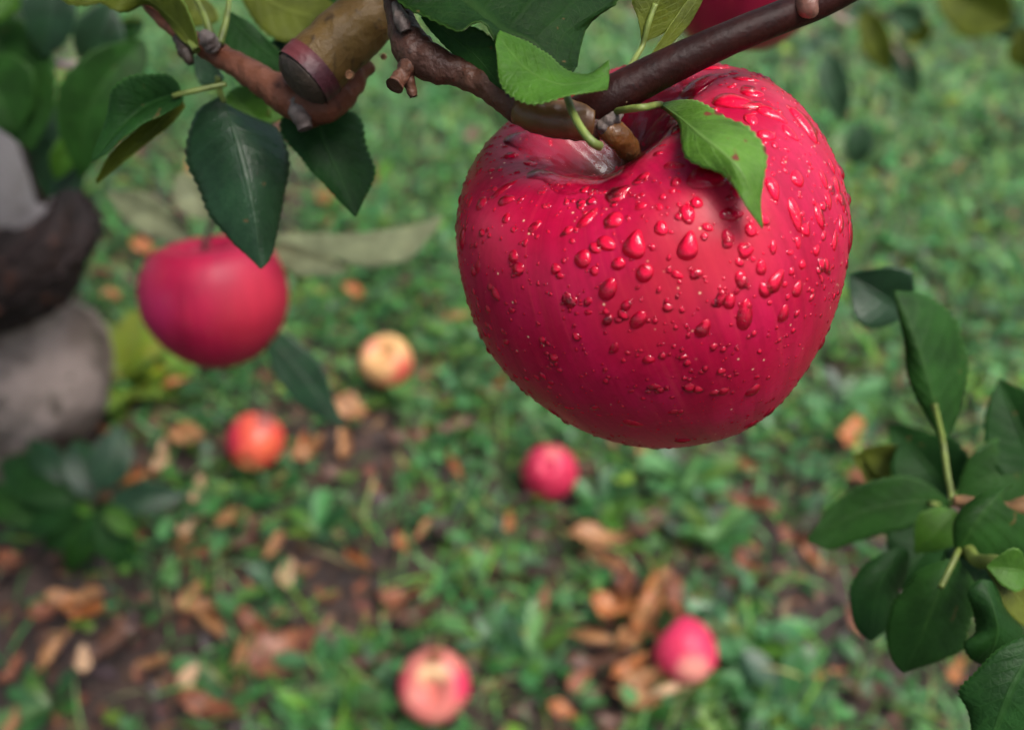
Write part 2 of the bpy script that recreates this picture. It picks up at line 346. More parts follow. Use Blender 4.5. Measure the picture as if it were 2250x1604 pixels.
def strips(base, dirh, lean, length, width, rows, curl, fold, colr):
    """ribbons: base n x 3, dirh heading, lean from vertical at root, curl adds lean along the length"""
    n = len(base); t = np.array([r[0] for r in rows]); wv = np.array([r[1] for r in rows]); m = len(rows)
    ang = lean[:, None]+curl[:, None]*t[None]; dt = np.diff(t, prepend=0)[None]
    h = np.cumsum(np.sin(ang)*dt, 1)*length[:, None]; v = np.cumsum(np.cos(ang)*dt, 1)*length[:, None]
    cx, sx = np.cos(dirh)[:, None], np.sin(dirh)[:, None]
    ctr = np.stack([base[:, :1]+h*cx, base[:, 1:2]+h*sx, base[:, 2:]+v], -1)
    side = np.stack([-sx, cx, 0*cx], -1); nv = np.stack([-np.cos(ang)*cx, -np.cos(ang)*sx, np.sin(ang)], -1)
    wd = (width[:, None]*wv[None]/2)[..., None]
    A = np.stack([ctr-side*wd+nv*wd*fold, ctr, ctr+side*wd+nv*wd*fold], 2)       # n m 3 3
    V = A.reshape(-1, 3); f = grid_faces(m, 3); Fc = (f[None]+(np.arange(n)*m*3)[:, None, None]).reshape(-1, 4)
    return V, Fc, np.repeat(np.clip(colr, .004, .6), m*3, 0)
GREENS = [(.036, .125, .028), (.05, .165, .05), (.08, .175, .02), (.018, .07, .018), (.09, .22, .075), (.18, .25, .03)]
def build_cover():
    out = []
    x, y = sample(34000); n = len(x)                              # clover: three leaflets on one stalk
    hh = .008+.035*rng.random(n)*(.4+.6*cover(x, y)); col = palette(n, GREENS, (4, 5, 2, 3, 2, .5))
    for k in range(3):
        d = rng.random(n)*.4+k*2.09+x*50; L = rng.uniform(.006, .0165, n)
        b = np.stack([x, y, hh+hgt(x, y)], 1)
        out.append(strips(b, d, rng.normal(1.25, .3, n), L, L*rng.uniform(.75, 1., n), [(0, .12), (.35, .85), (.75, 1.), (1, .35)], rng.normal(.3, .3, n), .25, col*(1+.1*rng.normal(size=(n, 1)))))
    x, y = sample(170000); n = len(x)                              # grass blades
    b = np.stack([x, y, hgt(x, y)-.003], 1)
    out.append(strips(b, rng.random(n)*6.28, rng.normal(.45, .3, n), rng.uniform(.02, .075, n), rng.uniform(.0016, .0042, n), [(0, .9), (.3, 1), (.6, .85), (.85, .5), (1, .05)], rng.normal(.9, .5, n), .3, (np.array([[.06, .09, .05]])*np.clip((y-1.05)/.6, 0, 1)[:, None]+1*palette(n, [(.095, .28, .06), (.065, .215, .065), (.155, .3, .04), (.34, .31, .13), (.2, .4, .15), (.02, .08, .02)], (4, 3, 2.5, 1., 1.5, 1.5)))))  # far blades paler: sky sheen and haze put into their colour
    x, y = sample(9000); n = len(x)                               # broader oval weed leaves
    b = np.stack([x, y, hgt(x, y)+rng.uniform(.003, .03, n)], 1); L = rng.uniform(.018, .042, n)
    out.append(strips(b, rng.random(n)*6.28, rng.normal(1.05, .35, n), L, L*rng.uniform(.35, .6, n), [(0, .1), (.2, .6), (.5, 1), (.8, .7), (1, .05)], rng.normal(.5, .3, n), .2, palette(n, GREENS, (4, 5, 2, 3, 2.5, .6))))
    V, Fs, Cs, k = [], [], [], 0
    for v, f, c in out: V.append(v); Fs.append(f+k); Cs.append(c); k += len(v)
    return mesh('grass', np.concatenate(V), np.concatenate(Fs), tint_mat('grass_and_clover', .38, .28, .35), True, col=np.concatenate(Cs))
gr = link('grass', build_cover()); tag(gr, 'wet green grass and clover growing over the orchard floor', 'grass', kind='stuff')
# bits of bark, stalks and rotted leaf between the plants
def build_litter():
    n = 26000; x = rng.uniform(-1.6, 1.6, n); y = rng.uniform(0, 2.4, n)
    b = np.stack([x, y, hgt(x, y)+.002], 1); L = rng.uniform(.006, .03, n)
    v, f, c = strips(b, rng.random(n)*6.28, rng.normal(1.5, .15, n), L, L*rng.uniform(.12, .6, n), [(0, .3), (.4, 1), (.75, .8), (1, .1)], rng.normal(0, .4, n), .3,
                     palette(n, [(.10, .05, .03), (.05, .03, .024), (.2, .105, .05), (.15, .06, .03), (.032, .018, .016)], (3, 3, 2.5, 2.5, 3)))
    return mesh('leaf_litter', v, f, tint_mat('rotten_litter', .5, .05, .4), True, col=c)
lt = link('leaf_litter', build_litter()); tag(lt, 'small brown scraps of rotted leaf strewn over the soil', 'leaf litter', kind='stuff')

# ---- fallen leaves, one object each ---------------------------------------------------------
def dead_mat(name, c, c2):
    t = NT(name); u, v, _ = t.sep(t.co('UV')); o = t.co(); s = t.math('ABSOLUTE', t.math('MULTIPLY_ADD', v, 2., -1.))
    fr = t.math('FRACT', t.math('MULTIPLY', t.math('MULTIPLY_ADD', s, -.25, u), 8.))
    vein = t.math('MAXIMUM', t.ramp(s, .02, .07, 1, 0), t.math('MULTIPLY', t.ramp(t.math('ABSOLUTE', t.math('SUBTRACT', fr, .5)), .02, .1, 1, 0), .4))
    n = t.noise(o, 3.2, 5, .65); col = t.mix(t.ramp(n, .36, .62), c, c2); col = t.mix(t.ramp(t.noise(o, 7, 3), .6, .68), col, tuple(q*.3 for q in c2)); col = t.mix(t.math('MULTIPLY', vein, .4), col, tuple(q*.5 for q in c2))
    return t.fin(col, .42, t.bump(t.math('SUBTRACT', n, vein), .6, .002), .45)
DEAD = {'tan': dead_mat('dead_tan', (.40, .20, .08), (.24, .105, .04)), 'pale': dead_mat('dead_pale', (.58, .38, .22), (.4, .23, .12)),
        'orange': dead_mat('dead_orange', (.42, .155, .045), (.27, .085, .025)), 'rust': dead_mat('dead_rust', (.27, .095, .04), (.15, .05, .025)),
        'brown': dead_mat('dead_brown', (.15, .07, .04), (.075, .035, .024)), 'dark': dead_mat('dead_dark', (.055, .025, .02), (.028, .014, .012)),
        'green': dead_mat('dead_green', (.08, .2, .045), (.05, .13, .03))}
def dead_mesh(seed, curl, fold, wr):
    r = random.Random(seed); N, K = 18, 4; V, uv = [], []
    for i in range(N):
        t = i/(N-1); wv = wr*math.sin(math.pi*min(1, max(0, t))**.85)**.8*.5+.004
        a = curl*(t-.4); cz = (1-math.cos(a))*.6+.05*math.sin(t*7+seed)
        for j in range(-K, K+1):
            s = j/K; b = s*fold; y = math.sin(b)/max(fold, .01)*wv; z = cz+(1-math.cos(b))/max(fold, .01)*wv+.14*math.sin(t*9+s*3+seed*2)*abs(s)*wr+.05*math.sin(t*23+s*2+seed)*abs(s)*wr
            edge = 1+.04*((i % 2)*2-1)*(abs(j) == K)+.16*abs(s)*math.sin(t*8+s*2.5+seed*1.7)+.08*abs(s)*math.sin(t*19+seed)
            V.append((t-.5, y*edge+.06*math.sin(t*3+seed), z)); uv.append((t, (s+1)/2))
    V = np.array(V); T = V.copy(); B = V-np.array([0, 0, .01]); nn = len(V); F1 = grid_faces(N, 2*K+1); idx = np.arange(nn).reshape(N, 2*K+1)
    bd = np.r_[idx[0, :], idx[1:, -1], idx[-1, -2::-1], idx[-2:0:-1, 0]]; b2 = np.roll(bd, -1)
    return np.concatenate([T, B]), np.concatenate([F1[:, [0, 3, 2, 1]], F1+nn, np.stack([bd, b2, b2+nn, bd+nn], 1)]), np.concatenate([uv, uv])
VAR = [(1, .9, .8, .5), (2, 1.7, 1.3, .55), (3, -.9, 1.9, .5), (4, 1.2, 2.3, .5), (5, 2.3, .9, .6), (6, -.5, .5, .62)]
PROTO = {}
def fallen(x, y, length, ang, kind, var, label, group, h=.022, tilt=None, world=None):
    key = (kind, var)
    p = G(x, y, h) if world is None else Vector((*world, h)); z = depth_of(p)
    if key not in PROTO:
        V, Fc, uv = dead_mesh(*VAR[var]); o = link('fallen_leaf', mesh('fallen_leaf', V, Fc, DEAD[kind], True, None, uv)); PROTO[key] = o
    else:
        o = PROTO[key].copy(); COL.objects.link(o)
    s = length*z/FPX if world is None else length
    # heading on the ground so that the leaf runs at the given picture angle
    a = math.radians(ang); q = G(x+40*math.cos(a), y-40*math.sin(a), h)-G(x, y, h) if world is None else Vector((math.cos(a), math.sin(a), 0))
    fore = q.length/(40*z/FPX) if world is None else 1.
    o.scale = (s*min(fore, 1.5), s*random.uniform(.85, 1.25), s*random.uniform(.7, 1.1)); o.location = p
    o.rotation_euler = (random.uniform(-.3, .3)+(tilt or 0), random.uniform(-.25, .25), math.atan2(q.y, q.x))
    tag(o, label, 'leaf', group); return o
KN = {'tan': 'tan', 'pale': 'pale buff', 'orange': 'orange', 'rust': 'rust-red', 'brown': 'dull brown', 'dark': 'blackish brown', 'green': 'green'}
SPEC = [(415, 960, 110, -15, 'tan', 0, 'tan leaf lying just left of the red and orange fallen apple'), (360, 1012, 70, 60, 'pale', 4, None), (305, 1055, 105, 8, 'orange', 3, None),
 (430, 1140, 95, 35, 'pale', 5, 'pale buff oval leaf lying on bare soil right of the dark sucker leaves'), (440, 1085, 60, 60, 'pale', 4, None), (400, 1185, 60, 10, 'tan', 2, None), (165, 1320, 130, 12, 'tan', 1, 'long tan leaf arching over a brown one below the sucker leaves'),
 (100, 1345, 90, 10, 'rust', 0, None), (120, 1430, 130, 40, 'tan', 3, None), (245, 1412, 170, 28, 'brown', 2, 'large folded brown leaf with a lighter lower edge'), (185, 1455, 62, 80, 'pale', 4, None), (418, 1487, 75, 70, 'pale', 5, 'pale pinkish round leaf lying on the soil among clover'),
 (465, 1335, 90, 10, 'tan', 1, None), (470, 1375, 120, -55, 'tan', 3, None), (530, 1430, 130, 62, 'tan', 3, 'narrow tan leaf leaning in the V of tan leaves'), (625, 1435, 185, 38, 'rust', 0, 'biggest rust-red leaf, lying flat between tan leaves and the half-eaten apple'),
 (600, 1195, 85, 65, 'tan', 2, None), (635, 1258, 70, 80, 'pale', 5, None), (792, 1230, 85, -42, 'orange', 3, None), (882, 1200, 55, -60, 'orange', 1, None), (930, 1162, 75, 55, 'tan', 2, None), (820, 1445, 95, 15, 'brown', 5, None),
 (460, 1555, 140, -8, 'rust', 1, None), (580, 1545, 90, 40, 'dark', 2, None), (925, 1345, 100, 30, 'brown', 1, None), (1315, 1185, 140, -5, 'tan', 0, 'broad tan leaf above the cluster of upright orange leaves'), (1440, 1150, 120, 8, 'brown', 5, 'flat brown oval leaf lying behind the broad tan leaf'),
 (1345, 1232, 110, -32, 'tan', 3, None), (1372, 1290, 105, -75, 'rust', 1, 'rust-red leaf standing at the left of the upright leaf cluster'), (1415, 1318, 165, 72, 'orange', 2, 'long orange leaf standing in the middle of the leaf cluster'), (1478, 1320, 105, -78, 'rust', 1, None),
 (1312, 1405, 140, -22, 'tan', 3, 'narrow tan leaf left of the pink apple in the leaf cluster'), (1435, 1485, 130, 25, 'tan', 1, 'curled tan leaf tucked under the left side of the pink apple'), (1470, 1517, 100, 12, 'pale', 3, None), (1300, 1462, 100, 5, 'brown', 1, None), (1268, 1497, 70, 30, 'rust', 4, None),
 (1197, 1315, 90, 62, 'rust', 3, None), (1660, 1103, 120, -18, 'rust', 2, None), (1742, 1188, 85, -30, 'rust', 1, None), (1785, 1222, 70, -40, 'orange', 2, None), (1120, 1150, 45, 60, 'orange', 4, None), (1192, 1180, 60, 10, 'brown', 0, None),
 (1003, 1022, 75, -70, 'orange', 3, None), (772, 902, 95, -12, 'tan', 0, 'tan leaf lying below the dark leaf that hangs under the second apple'), (1003, 700, 85, -5, 'tan', 3, None), (950, 655, 60, 20, 'rust', 2, None), (1862, 958, 90, 78, 'orange', 1, 'orange leaf standing in the grass right of the big dewy apple'), (2168, 582, 85, -52, 'dark', 2, 'lone blackish brown leaf on the bright grass'),
 (1385, 985, 105, -12, 'tan', 2, None), (315, 545, 60, -20, 'orange', 0, None), (250, 650, 60, 10, 'orange', 0, None), (385, 842, 75, 15, 'orange', 3, None), (350, 800, 60, -30, 'rust', 2, None), (715, 445, 70, -70, 'orange', 1, None), (722, 485, 60, 70, 'rust', 2, None),
 (780, 642, 60, -25, 'orange', 0, None), (1085, 860, 60, 10, 'orange', 4, None), (1000, 935, 100, 20, 'brown', 2, None), (1100, 822, 60, -40, 'tan', 1, None), (1820, 1480, 85, 3, 'orange', 3, None), (2100, 1482, 60, 50, 'orange', 4, None), (1235, 1562, 75, -15, 'orange', 0, None), (1395, 1385, 120, 60, 'tan', 1, None), (1450, 1400, 95, -60, 'rust', 3, None), (1360, 1440, 100, 10, 'brown', 2, None), (1400, 1535, 110, -10, 'tan', 0, None), (1345, 1345, 110, -30, 'orange', 4, None), (1380, 1465, 90, 40, 'orange', 1, None), (1440, 1270, 90, 35, 'tan', 2, None), (420, 1320, 80, 40, 'tan', 4, None), (560, 1370, 90, -20, 'rust', 1, None), (340, 1450, 80, 10, 'tan', 2, None), (680, 990, 80, 35, 'tan', 1, None), (450, 1220, 90, -10, 'rust', 3, None), (25, 1478, 80, 60, 'rust', 1, None),
 (30, 1235, 70, -40, 'rust', 4, None), (960, 1500, 50, 0, 'brown', 0, None), (885, 960, 70, 20, 'brown', 1, None), (660, 905, 60, 45, 'brown', 2, None), (525, 1095, 130, 12, 'dark', 3, None), (550, 1180, 90, 50, 'brown', 1, None), (980, 870, 90, 70, 'brown', 3, None), (1890, 1050, 70, -20, 'rust', 5, None), (2060, 1270, 60, 0, 'brown', 2, None), (1690, 1290, 90, -50, 'brown', 3, None), (1640, 1240, 80, -30, 'rust', 1, None), (700, 590, 60, 20, 'rust', 0, None), (380, 1255, 80, 85, 'green', 5, 'bright green leaf lying on the ground below the sucker leaves'), (1575, 1175, 140, 30, 'green', 1, None), (1520, 1040, 110, 65, 'green', 2, None), (880, 860, 90, -45, 'green', 0, None), (30, 1590, 80, 70, 'tan', 0, None), (740, 1040, 70, 20, 'brown', 0, None), (650, 1350, 80, 80, 'dark', 3, None), (300, 1180, 60, 20, 'rust', 0, None), (1090, 1250, 60, -60, 'brown', 4, None), (1340, 1590, 70, 20, 'brown', 0, None), (1900, 1520, 80, 30, 'brown', 1, None), (1560, 1230, 70, 10, 'brown', 2, None)]
def gen_label(k): return KN[k]+' fallen leaf among others of its colour on the orchard floor', KN[k]+' fallen leaves'
for (x, y, L, a, kd, vr, lab) in SPEC:
    l0, g0 = gen_label(kd); fallen(x, y, L, a, kd, vr, lab or l0, g0, h=.02 if kd in ('dark', 'brown') else .027)
for i in range(150):                                               # the rest of the litter, thickest where the grass is thin
    for _ in range(30):
        X, Y = random.uniform(-1.5, 1.5), random.uniform(.2, 2.1)
        if random.random() > float(cover(np.array([X]), np.array([Y]))[0]): break
    kd = random.choices(['tan', 'rust', 'brown', 'dark', 'orange', 'pale'], (2, 3, 5, 4, 2, 1))[0]; l0, g0 = gen_label(kd)
    fallen(0, 0, random.uniform(.025, .055), random.uniform(0, 360), kd, random.randrange(6), l0, g0, h=random.uniform(.006, .024), world=(X, Y))
# ---- broadleaf weeds in the grass --------------------------------------------------------------
def weed(x, y, n, L, cols, label, group, name='weed'):
    p = G(x, y, .0); b = np.zeros((n, 3)); b[:, 2] = rng.uniform(0, .012, n); ll = rng.uniform(.6, 1.1, n)*L
    v, f, c = strips(b, np.arange(n)*2.4+rng.random(n)*.6, rng.uniform(.5, 1.25, n), ll, ll*rng.uniform(.28, .45, n), [(0, .12), (.2, .4), (.45, .8), (.7, 1), (.88, .7), (1, .06)], rng.uniform(.2, .7, n), .25, palette(n, cols, [1]*len(cols), .15))
    o = link(name, mesh(name, v, f, WM, True, col=c), None, p); return tag(o, label, 'plant', group)
WM = tint_mat('weed_leaf', .36, .25, .5)
for (x, y, n, L) in [(1500, 1080, 9, .075), (1560, 1190, 7, .07), (1010, 1250, 8, .05), (880, 880, 7, .06), (600, 1300, 8, .05), (1320, 1130, 6, .06), (1640, 1440, 8, .08), (1160, 1450, 9, .06), (700, 1180, 7, .055), (1080, 1420, 8, .05), (480, 1500, 8, .05), (1720, 1560, 9, .07), (1850, 900, 7, .06), (1000, 760, 8, .06), (2010, 560, 8, .06), (760, 1560, 9, .06), (120, 1560, 8, .055), (1420, 1580, 8, .05)]:
    weed(x, y, n, L, GREENS[:5], 'low leafy green weed rosette growing in the grass', 'broadleaf weeds')
yw = weed(275, 850, 40, .10, [(.23, .28, .02), (.19, .27, .025), (.12, .22, .03)], 'yellow-green bushy weed beside the pale foot of the tree trunk', None, 'yellow_weed')

# ---- fallen apples -------------------------------------------------------------------------------
RED = (.46, .010, .035)
def place_fallen(x, y, dpx, axis, red, red2, patches, sheen, label, mname, streak=.35, **kw):
    """patches: (direction right, up, towards the camera; radius in apple radii; colour; strength)"""
    p = G(x, y, .03); R = dpx/2*depth_of(p)/FPX; p = G(x, y, R*.95+.004); R = dpx/2*depth_of(p)/FPX*.97
    rot = frame_from_axis(axis); pl = []
    for d, rad, c, st in patches: pl.append((tuple(rot.transposed() @ (camdir(*d).normalized()*R*.95)), rad*R, c, st))
    return apple('fallen_apple', R, rot, p, apple_mat(mname, red, red2, None, pl, sheen, streak=streak), label, 'apples fallen on the grass', **kw)
cz = camdir
place_fallen(850, 797, 120, cz(-.1, .48, .85), (.58, .30, .12), (.64, .36, .16), [((.75, -.5, .4), .95, (.55, .07, .055), 1.), ((-.8, .6, .1), .75, (.62, .16, .12), .8), ((.1, -.95, .2), .6, (.62, .14, .08), .8), ((-.1, .48, .85), .2, (.2, .12, .06), 1.)], .4, 'pale yellow and pink fallen apple, the farthest and palest on the grass', 'apple_cream', .2)
place_fallen(560, 973, 130, cz(.1, .55, -.6), (.58, .045, .04), (.62, .09, .045), [((-.9, .1, .4), .85, (.55, .01, .07), 1.), ((.6, .05, .8), .6, (.68, .13, .05), .55), ((0, -.7, .6), .5, (.66, .24, .1), .7), ((.45, .8, .4), .42, (.24, .085, .07), .9), ((-.1, -.45, .85), .17, (.25, .13, .05), 1.)], .35, 'red and orange fallen apple with a brown bruise near its top', 'apple_orange')
place_fallen(1207, 1036, 128, cz(.1, -.3, -.9), (.46, .012, .05), (.52, .03, .08), [((.1, .75, .6), .42, (.62, .2, .16), .6)], .42, 'plain crimson fallen apple directly below the big dewy apple', 'apple_crimson')  # pale patch near the top is a highlight painted into the skin
place_fallen(955, 1504, 164, cz(-.02, .2, .95), (.6, .14, .12), (.64, .2, .16), [((-.95, .1, .3), .6, (.56, .02, .07), .9), ((.85, .15, .5), .55, (.6, .02, .08), .95), ((0, .55, .83), .46, (.78, .5, .26), 1.), ((.04, .9, .42), .36, (.15, .05, .015), 1.), ((-.05, .12, 1.), .2, (.2, .15, .08), 1.), ((.75, -.4, .55), .35, (.4, .2, .12), .8)], .42, 'half-eaten fallen apple with a brown rotten top and pale pink front', 'apple_bitten')
place_fallen(1508, 1432, 144, cz(-.6, .55, -.3), (.58, .022, .09), (.62, .035, .09), [((.05, -.3, .95), .62, (.74, .3, .22), .85)], .36, 'bright pink fallen apple lying on a heap of tan leaves', 'apple_pink')  # pale front patch: a highlight painted into the skin colour

# ---- apple tree on the left ------------------------------------------------------------------------
B0 = G(85, 985); Y0 = B0.y
tree = empty('apple_tree', (B0.x, Y0, 0), 'apple tree with a grey trunk and a swollen dark graft collar', 'tree')
def lathe(name, rows, m, lump=.05, f=6., parent=None, seg=96, fine=.02, tilt=0.):
    """rows: (axis x, y in the picture at the trunk's plane, radius in picture units)"""
    A = []; ph = rng.random(8)*6
    pts = crs([(r[0], r[1], r[2]) for r in rows], 40); a = np.linspace(0, 2*np.pi, seg, endpoint=False)
    for i, (x, y, r) in enumerate(pts):
        c = PY(x, y, Y0); R = r*depth_of(c)/FPX; q = i/40*f
        k = 1+lump*(np.sin(2*a+q+ph[0])+.8*np.sin(3*a-q*1.7+ph[1])+.6*np.sin(5*a+q*3+ph[2]))*.6+fine*(np.sin(9*a+q*5+ph[3])+np.sin(13*a-q*9+ph[4])+np.sin(17*a+q*13))
        A.append(np.stack([c.x+np.cos(a)*R*k, Y0+np.sin(a)*R*k, np.full(seg, c.z)+R*fine*3*np.sin(4*a+q*3)+R*tilt*np.cos(a-.5)], 1))
    V = np.concatenate(A); c = V.mean(0)
    return link(name, mesh(name, V-c, grid_faces(40, seg, True)[:, ::-1], m), parent, Vector(c))
M['bark_grey'] = bark_mat('bark_grey', (.22, .19, .185), (.33, .295, .29), (.15, .125, .115), 60, .8, .65)
M['bark_dark'] = bark_mat('bark_dark', (.010, .008, .007), (.028, .018, .016), (.10, .035, .02), 55, 1., .75, spec=.2)
M['bark_root'] = bark_mat('bark_root', (.09, .065, .05), (.27, .21, .18), (.04, .034, .02), 38, .9, .75, spec=.2)
lathe('trunk', [(-75, -260, 75), (-55, 0, 82), (-35, 200, 95), (-22, 330, 106), (-12, 420, 114), (-6, 460, 120), (0, 520, 124), (0, 600, 120)], M['bark_grey'], .04, 5, tree, fine=.006)
lathe('graft_collar', [(4, 442, 112), (8, 468, 160), (10, 508, 193), (10, 550, 197), (7, 590, 180), (4, 628, 156), (0, 654, 118), (0, 674, 86)], M['bark_dark'], .05, 9, tree, fine=.028, tilt=.03)
lathe('rootstock', [(30, 600, 70), (36, 650, 80), (42, 695, 90), (52, 730, 118), (62, 775, 150), (68, 830, 167), (66, 890, 152), (62, 940, 130), (60, 1010, 126)], M['bark_root'], .09, 6, tree, fine=.012)
tube('branch_stub', [PY(42, 205, Y0-.11), PY(58, 290, Y0-.105), PY(82, 370, Y0-.09), PY(92, 440, Y0-.06)], [.009, .009, .008, .005], bark_mat('bark_brown_stub', (.035, .02, .015), (.07, .042, .035), (.02, .012, .01), 90, .8), tree, lump=.06)
tube('cut_end', [PY(40, 190, Y0-.11), PY(42, 208, Y0-.11)], [.011, .0115], plain('cut_wood_pink', (.42, .27, .22), .6), tree)

# limbs, and unseen leaf canopy added overhead to block and break up the sky
tp = PY(-75, -260, Y0)
for (x, y, z) in ((-.9, .5, 2.3), (-.2, .0, 2.0), (.5, -.5, 2.2), (-.5, -.8, 2.1)):
    e = Vector((x, y, z)); tube('limb', [tp-Vector((0, 0, .05)), tp.lerp(e, .4)+Vector((0, 0, .25)), e], [.035, .022, .008], M['bark_grey'], tree, lump=.05)
def sky_block_crown():
    n = 210; cc = np.stack([rng.uniform(-1.5, 1.3, n), rng.uniform(-1.3, .4, n), rng.uniform(1.25, 2.2, n)], 1); k = 14
    ap = np.array((.03, .13, .78)); cs = ((cc-ap)/np.linalg.norm(cc-ap, axis=1, keepdims=True)) @ np.array(sv); cc = cc[cs < math.cos(math.radians(13))]; n = len(cc)  # canopy opened toward the sun to let it reach the apple
    m_ = 120; cc = np.concatenate([cc, np.stack([rng.uniform(-1.7, .25, m_), rng.uniform(.3, 1.4, m_), rng.uniform(1.3, 2.4, m_)], 1)]); n += m_
    b = np.repeat(cc, k, 0)+rng.normal(size=(n*k, 3))*np.array([.09, .09, .06]); L = rng.uniform(.05, .09, n*k)
    v, f, c = strips(b, rng.random(n*k)*6.28, rng.normal(1.7, .5, n*k), L, L*rng.uniform(.5, .65, n*k), [(0, .1), (.2, .75), (.45, 1), (.75, .7), (1, .04)], rng.normal(.4, .4, n*k), .2, palette(n*k, [(.03, .10, .015), (.02, .075, .015), (.05, .12, .02)], (1, 1, 1)))
    return mesh('sky_block_crown', v, f, tint_mat('crown_leaf', .4, .2, .3), True, col=c)
link('sky_block_crown', sky_block_crown(), tree, Vector((0, 0, 0)))
# unseen leaf ring added to block the low sky; open lanes let light in
def rows():
    n = 15000; az = rng.uniform(-math.pi, math.pi, n); d = np.degrees(az); z = rng.uniform(.55, 3.4, n)
    lane = ((d > 26) & (d < 78)) | ((d > -76) & (d < -48)); k = ~lane | (rng.random(n) < .06)
    k &= rng.random(n) < np.clip(.55+.6*np.sin(az*9+np.sin(az*4)*2)+.5*(z < 2.4), .15, 1); k &= z < np.where(np.abs(d) < 26, 3.4, 2.2); az, z = az[k], z[k]; n = len(az)
    r = 3.9+rng.normal(size=n)*.35; b = np.stack([np.sin(az)*r, .4+np.cos(az)*r, z], 1); L = rng.uniform(.1, .17, n)
    v, f, c = strips(b, rng.random(n)*6.28, rng.normal(1.6, .6, n), L, L*rng.uniform(.6, .8, n), [(0, .1), (.3, .9), (.6, 1), (1, .05)], rng.normal(.4, .4, n), .2, palette(n, [(.03, .09, .015), (.02, .07, .015), (.05, .12, .02)], (1, 1, 1)))
    return mesh('sky_block_leaves', v, f, tint_mat('sky_block_leaf', .5, .2, .2), True, col=c)
tag(link('sky_block_leaves', rows()), 'unseen ring of orchard tree leaves added to block the low sky', 'trees', kind='stuff')

# ---- the hero apple ----------------------------------------------------------------------------------
HP = dict(R=.0423, low=.93, con=.1367, am=.1031, ph=1.7031, notch=.0603, nph=-1.9955)
ax_, ay_ = .4768, .459
ca, sa, cr, sr = math.cos(ax_), math.sin(ax_), math.cos(ay_), math.sin(ay_)
A3 = Matrix(((1, 0, 0), (0, sa, ca), (0, -ca, sa))); R3 = Matrix(((cr, -sr, 0), (sr, cr, 0), (0, 0, 1)))
CAMR = Matrix((RIGHT, UP, -FWD)).transposed(); HROT = CAMR @ R3 @ A3; HC = P(1438.2, 581.7, .2)
HM = Matrix.Translation(HC) @ HROT.to_4x4(); HI = HM.inverted()
HV, HCv = apple_verts(**HP, na=192, ns=150)
hv = [HM @ Vector(v) for v in HV.reshape(-1, 3)]; HF = grid_faces(150, 192, True)[:, ::-1]
BVH = BVHTree.FromPolygons([tuple(v) for v in hv], [tuple(int(i) for i in f) for f in HF])
def hit(x, y):
    d = ray(x, y).normalized(); p, n, i, dist = BVH.ray_cast(EYE, d)
    if p is None: return None, None
    if n.dot(d) > 0: n = -n
    return p, n
def ad(x, y, off):                                               # a point a given distance in front of the apple
    p, n = hit(x, y); return P(x, y, (depth_of(p) if p else .19)-off)
orange_pt = HI @ hit(1590, 530)[0]; op2 = HI @ hit(1400, 690)[0]; left_pt = HI @ hit(1080, 520)[0]
stem_pt = Vector((0, 0, .5*HP['R']))
hero = link('big_apple', mesh('big_apple', HV.reshape(-1, 3), HF, apple_mat('apple_skin_wet', (.36, .002, .031), (.45, .005, .053), None,
    [(tuple(orange_pt), .016, (.54, .035, .04), .4), (tuple(op2), .010, (.5, .016, .035), .3), (tuple(stem_pt), .0145, (.085, .018, .010), .95), (tuple(left_pt), .010, (.46, .01, .05), .6)], .36, streak=.5, spec=.22)))
hero.matrix_world = HM
tag(hero, 'large crimson apple covered in water drops, hanging in front from the brown twig', 'apple')
def water(name, clear=.86, ior=1.45):
    """thin clear water: a mirror by Fresnel, and light that passes partly bent, partly straight"""
    t = NT(name); t.t.nodes.remove(t.b)
    fr = t.n("ShaderNodeFresnel"); fr.inputs['IOR'].default_value = ior
    gl = t.n("ShaderNodeBsdfGlossy"); gl.inputs['Roughness'].default_value = .02
    rf = t.n("ShaderNodeBsdfRefraction"); rf.inputs['IOR'].default_value = 1.333; rf.inputs['Roughness'].default_value = 0
    tp = t.n("ShaderNodeBsdfTransparent"); a = t.n("ShaderNodeMixShader"); b = t.n("ShaderNodeMixShader"); a.inputs[0].default_value = clear
    L = t.t.links.new; L(rf.outputs[0], a.inputs[1]); L(tp.outputs[0], a.inputs[2]); L(fr.outputs[0], b.inputs[0])
    L(a.outputs[0], b.inputs[1]); L(gl.outputs[0], b.inputs[2]); L(b.outputs[0], t.out.inputs[0]); return t.m
WATER = water('water')
WET = plain('wet_skin_brightened', (.74, .007, .05), .5, .08, 300, .0)  # wet skin under drops, coloured brighter for the light the water takes away
def put_part(name, Vw, Fc, m, parent=hero, mi=None):
    V = np.asarray([tuple(HI @ Vector(v)) for v in Vw]); c = V.mean(0); o = bpy.data.objects.new(name, mesh(name, V-c, Fc, m, True, mi)); COL.objects.link(o)
    o.parent = parent; o.location = c; return o
DOWN = Vector((0, 0, -1))
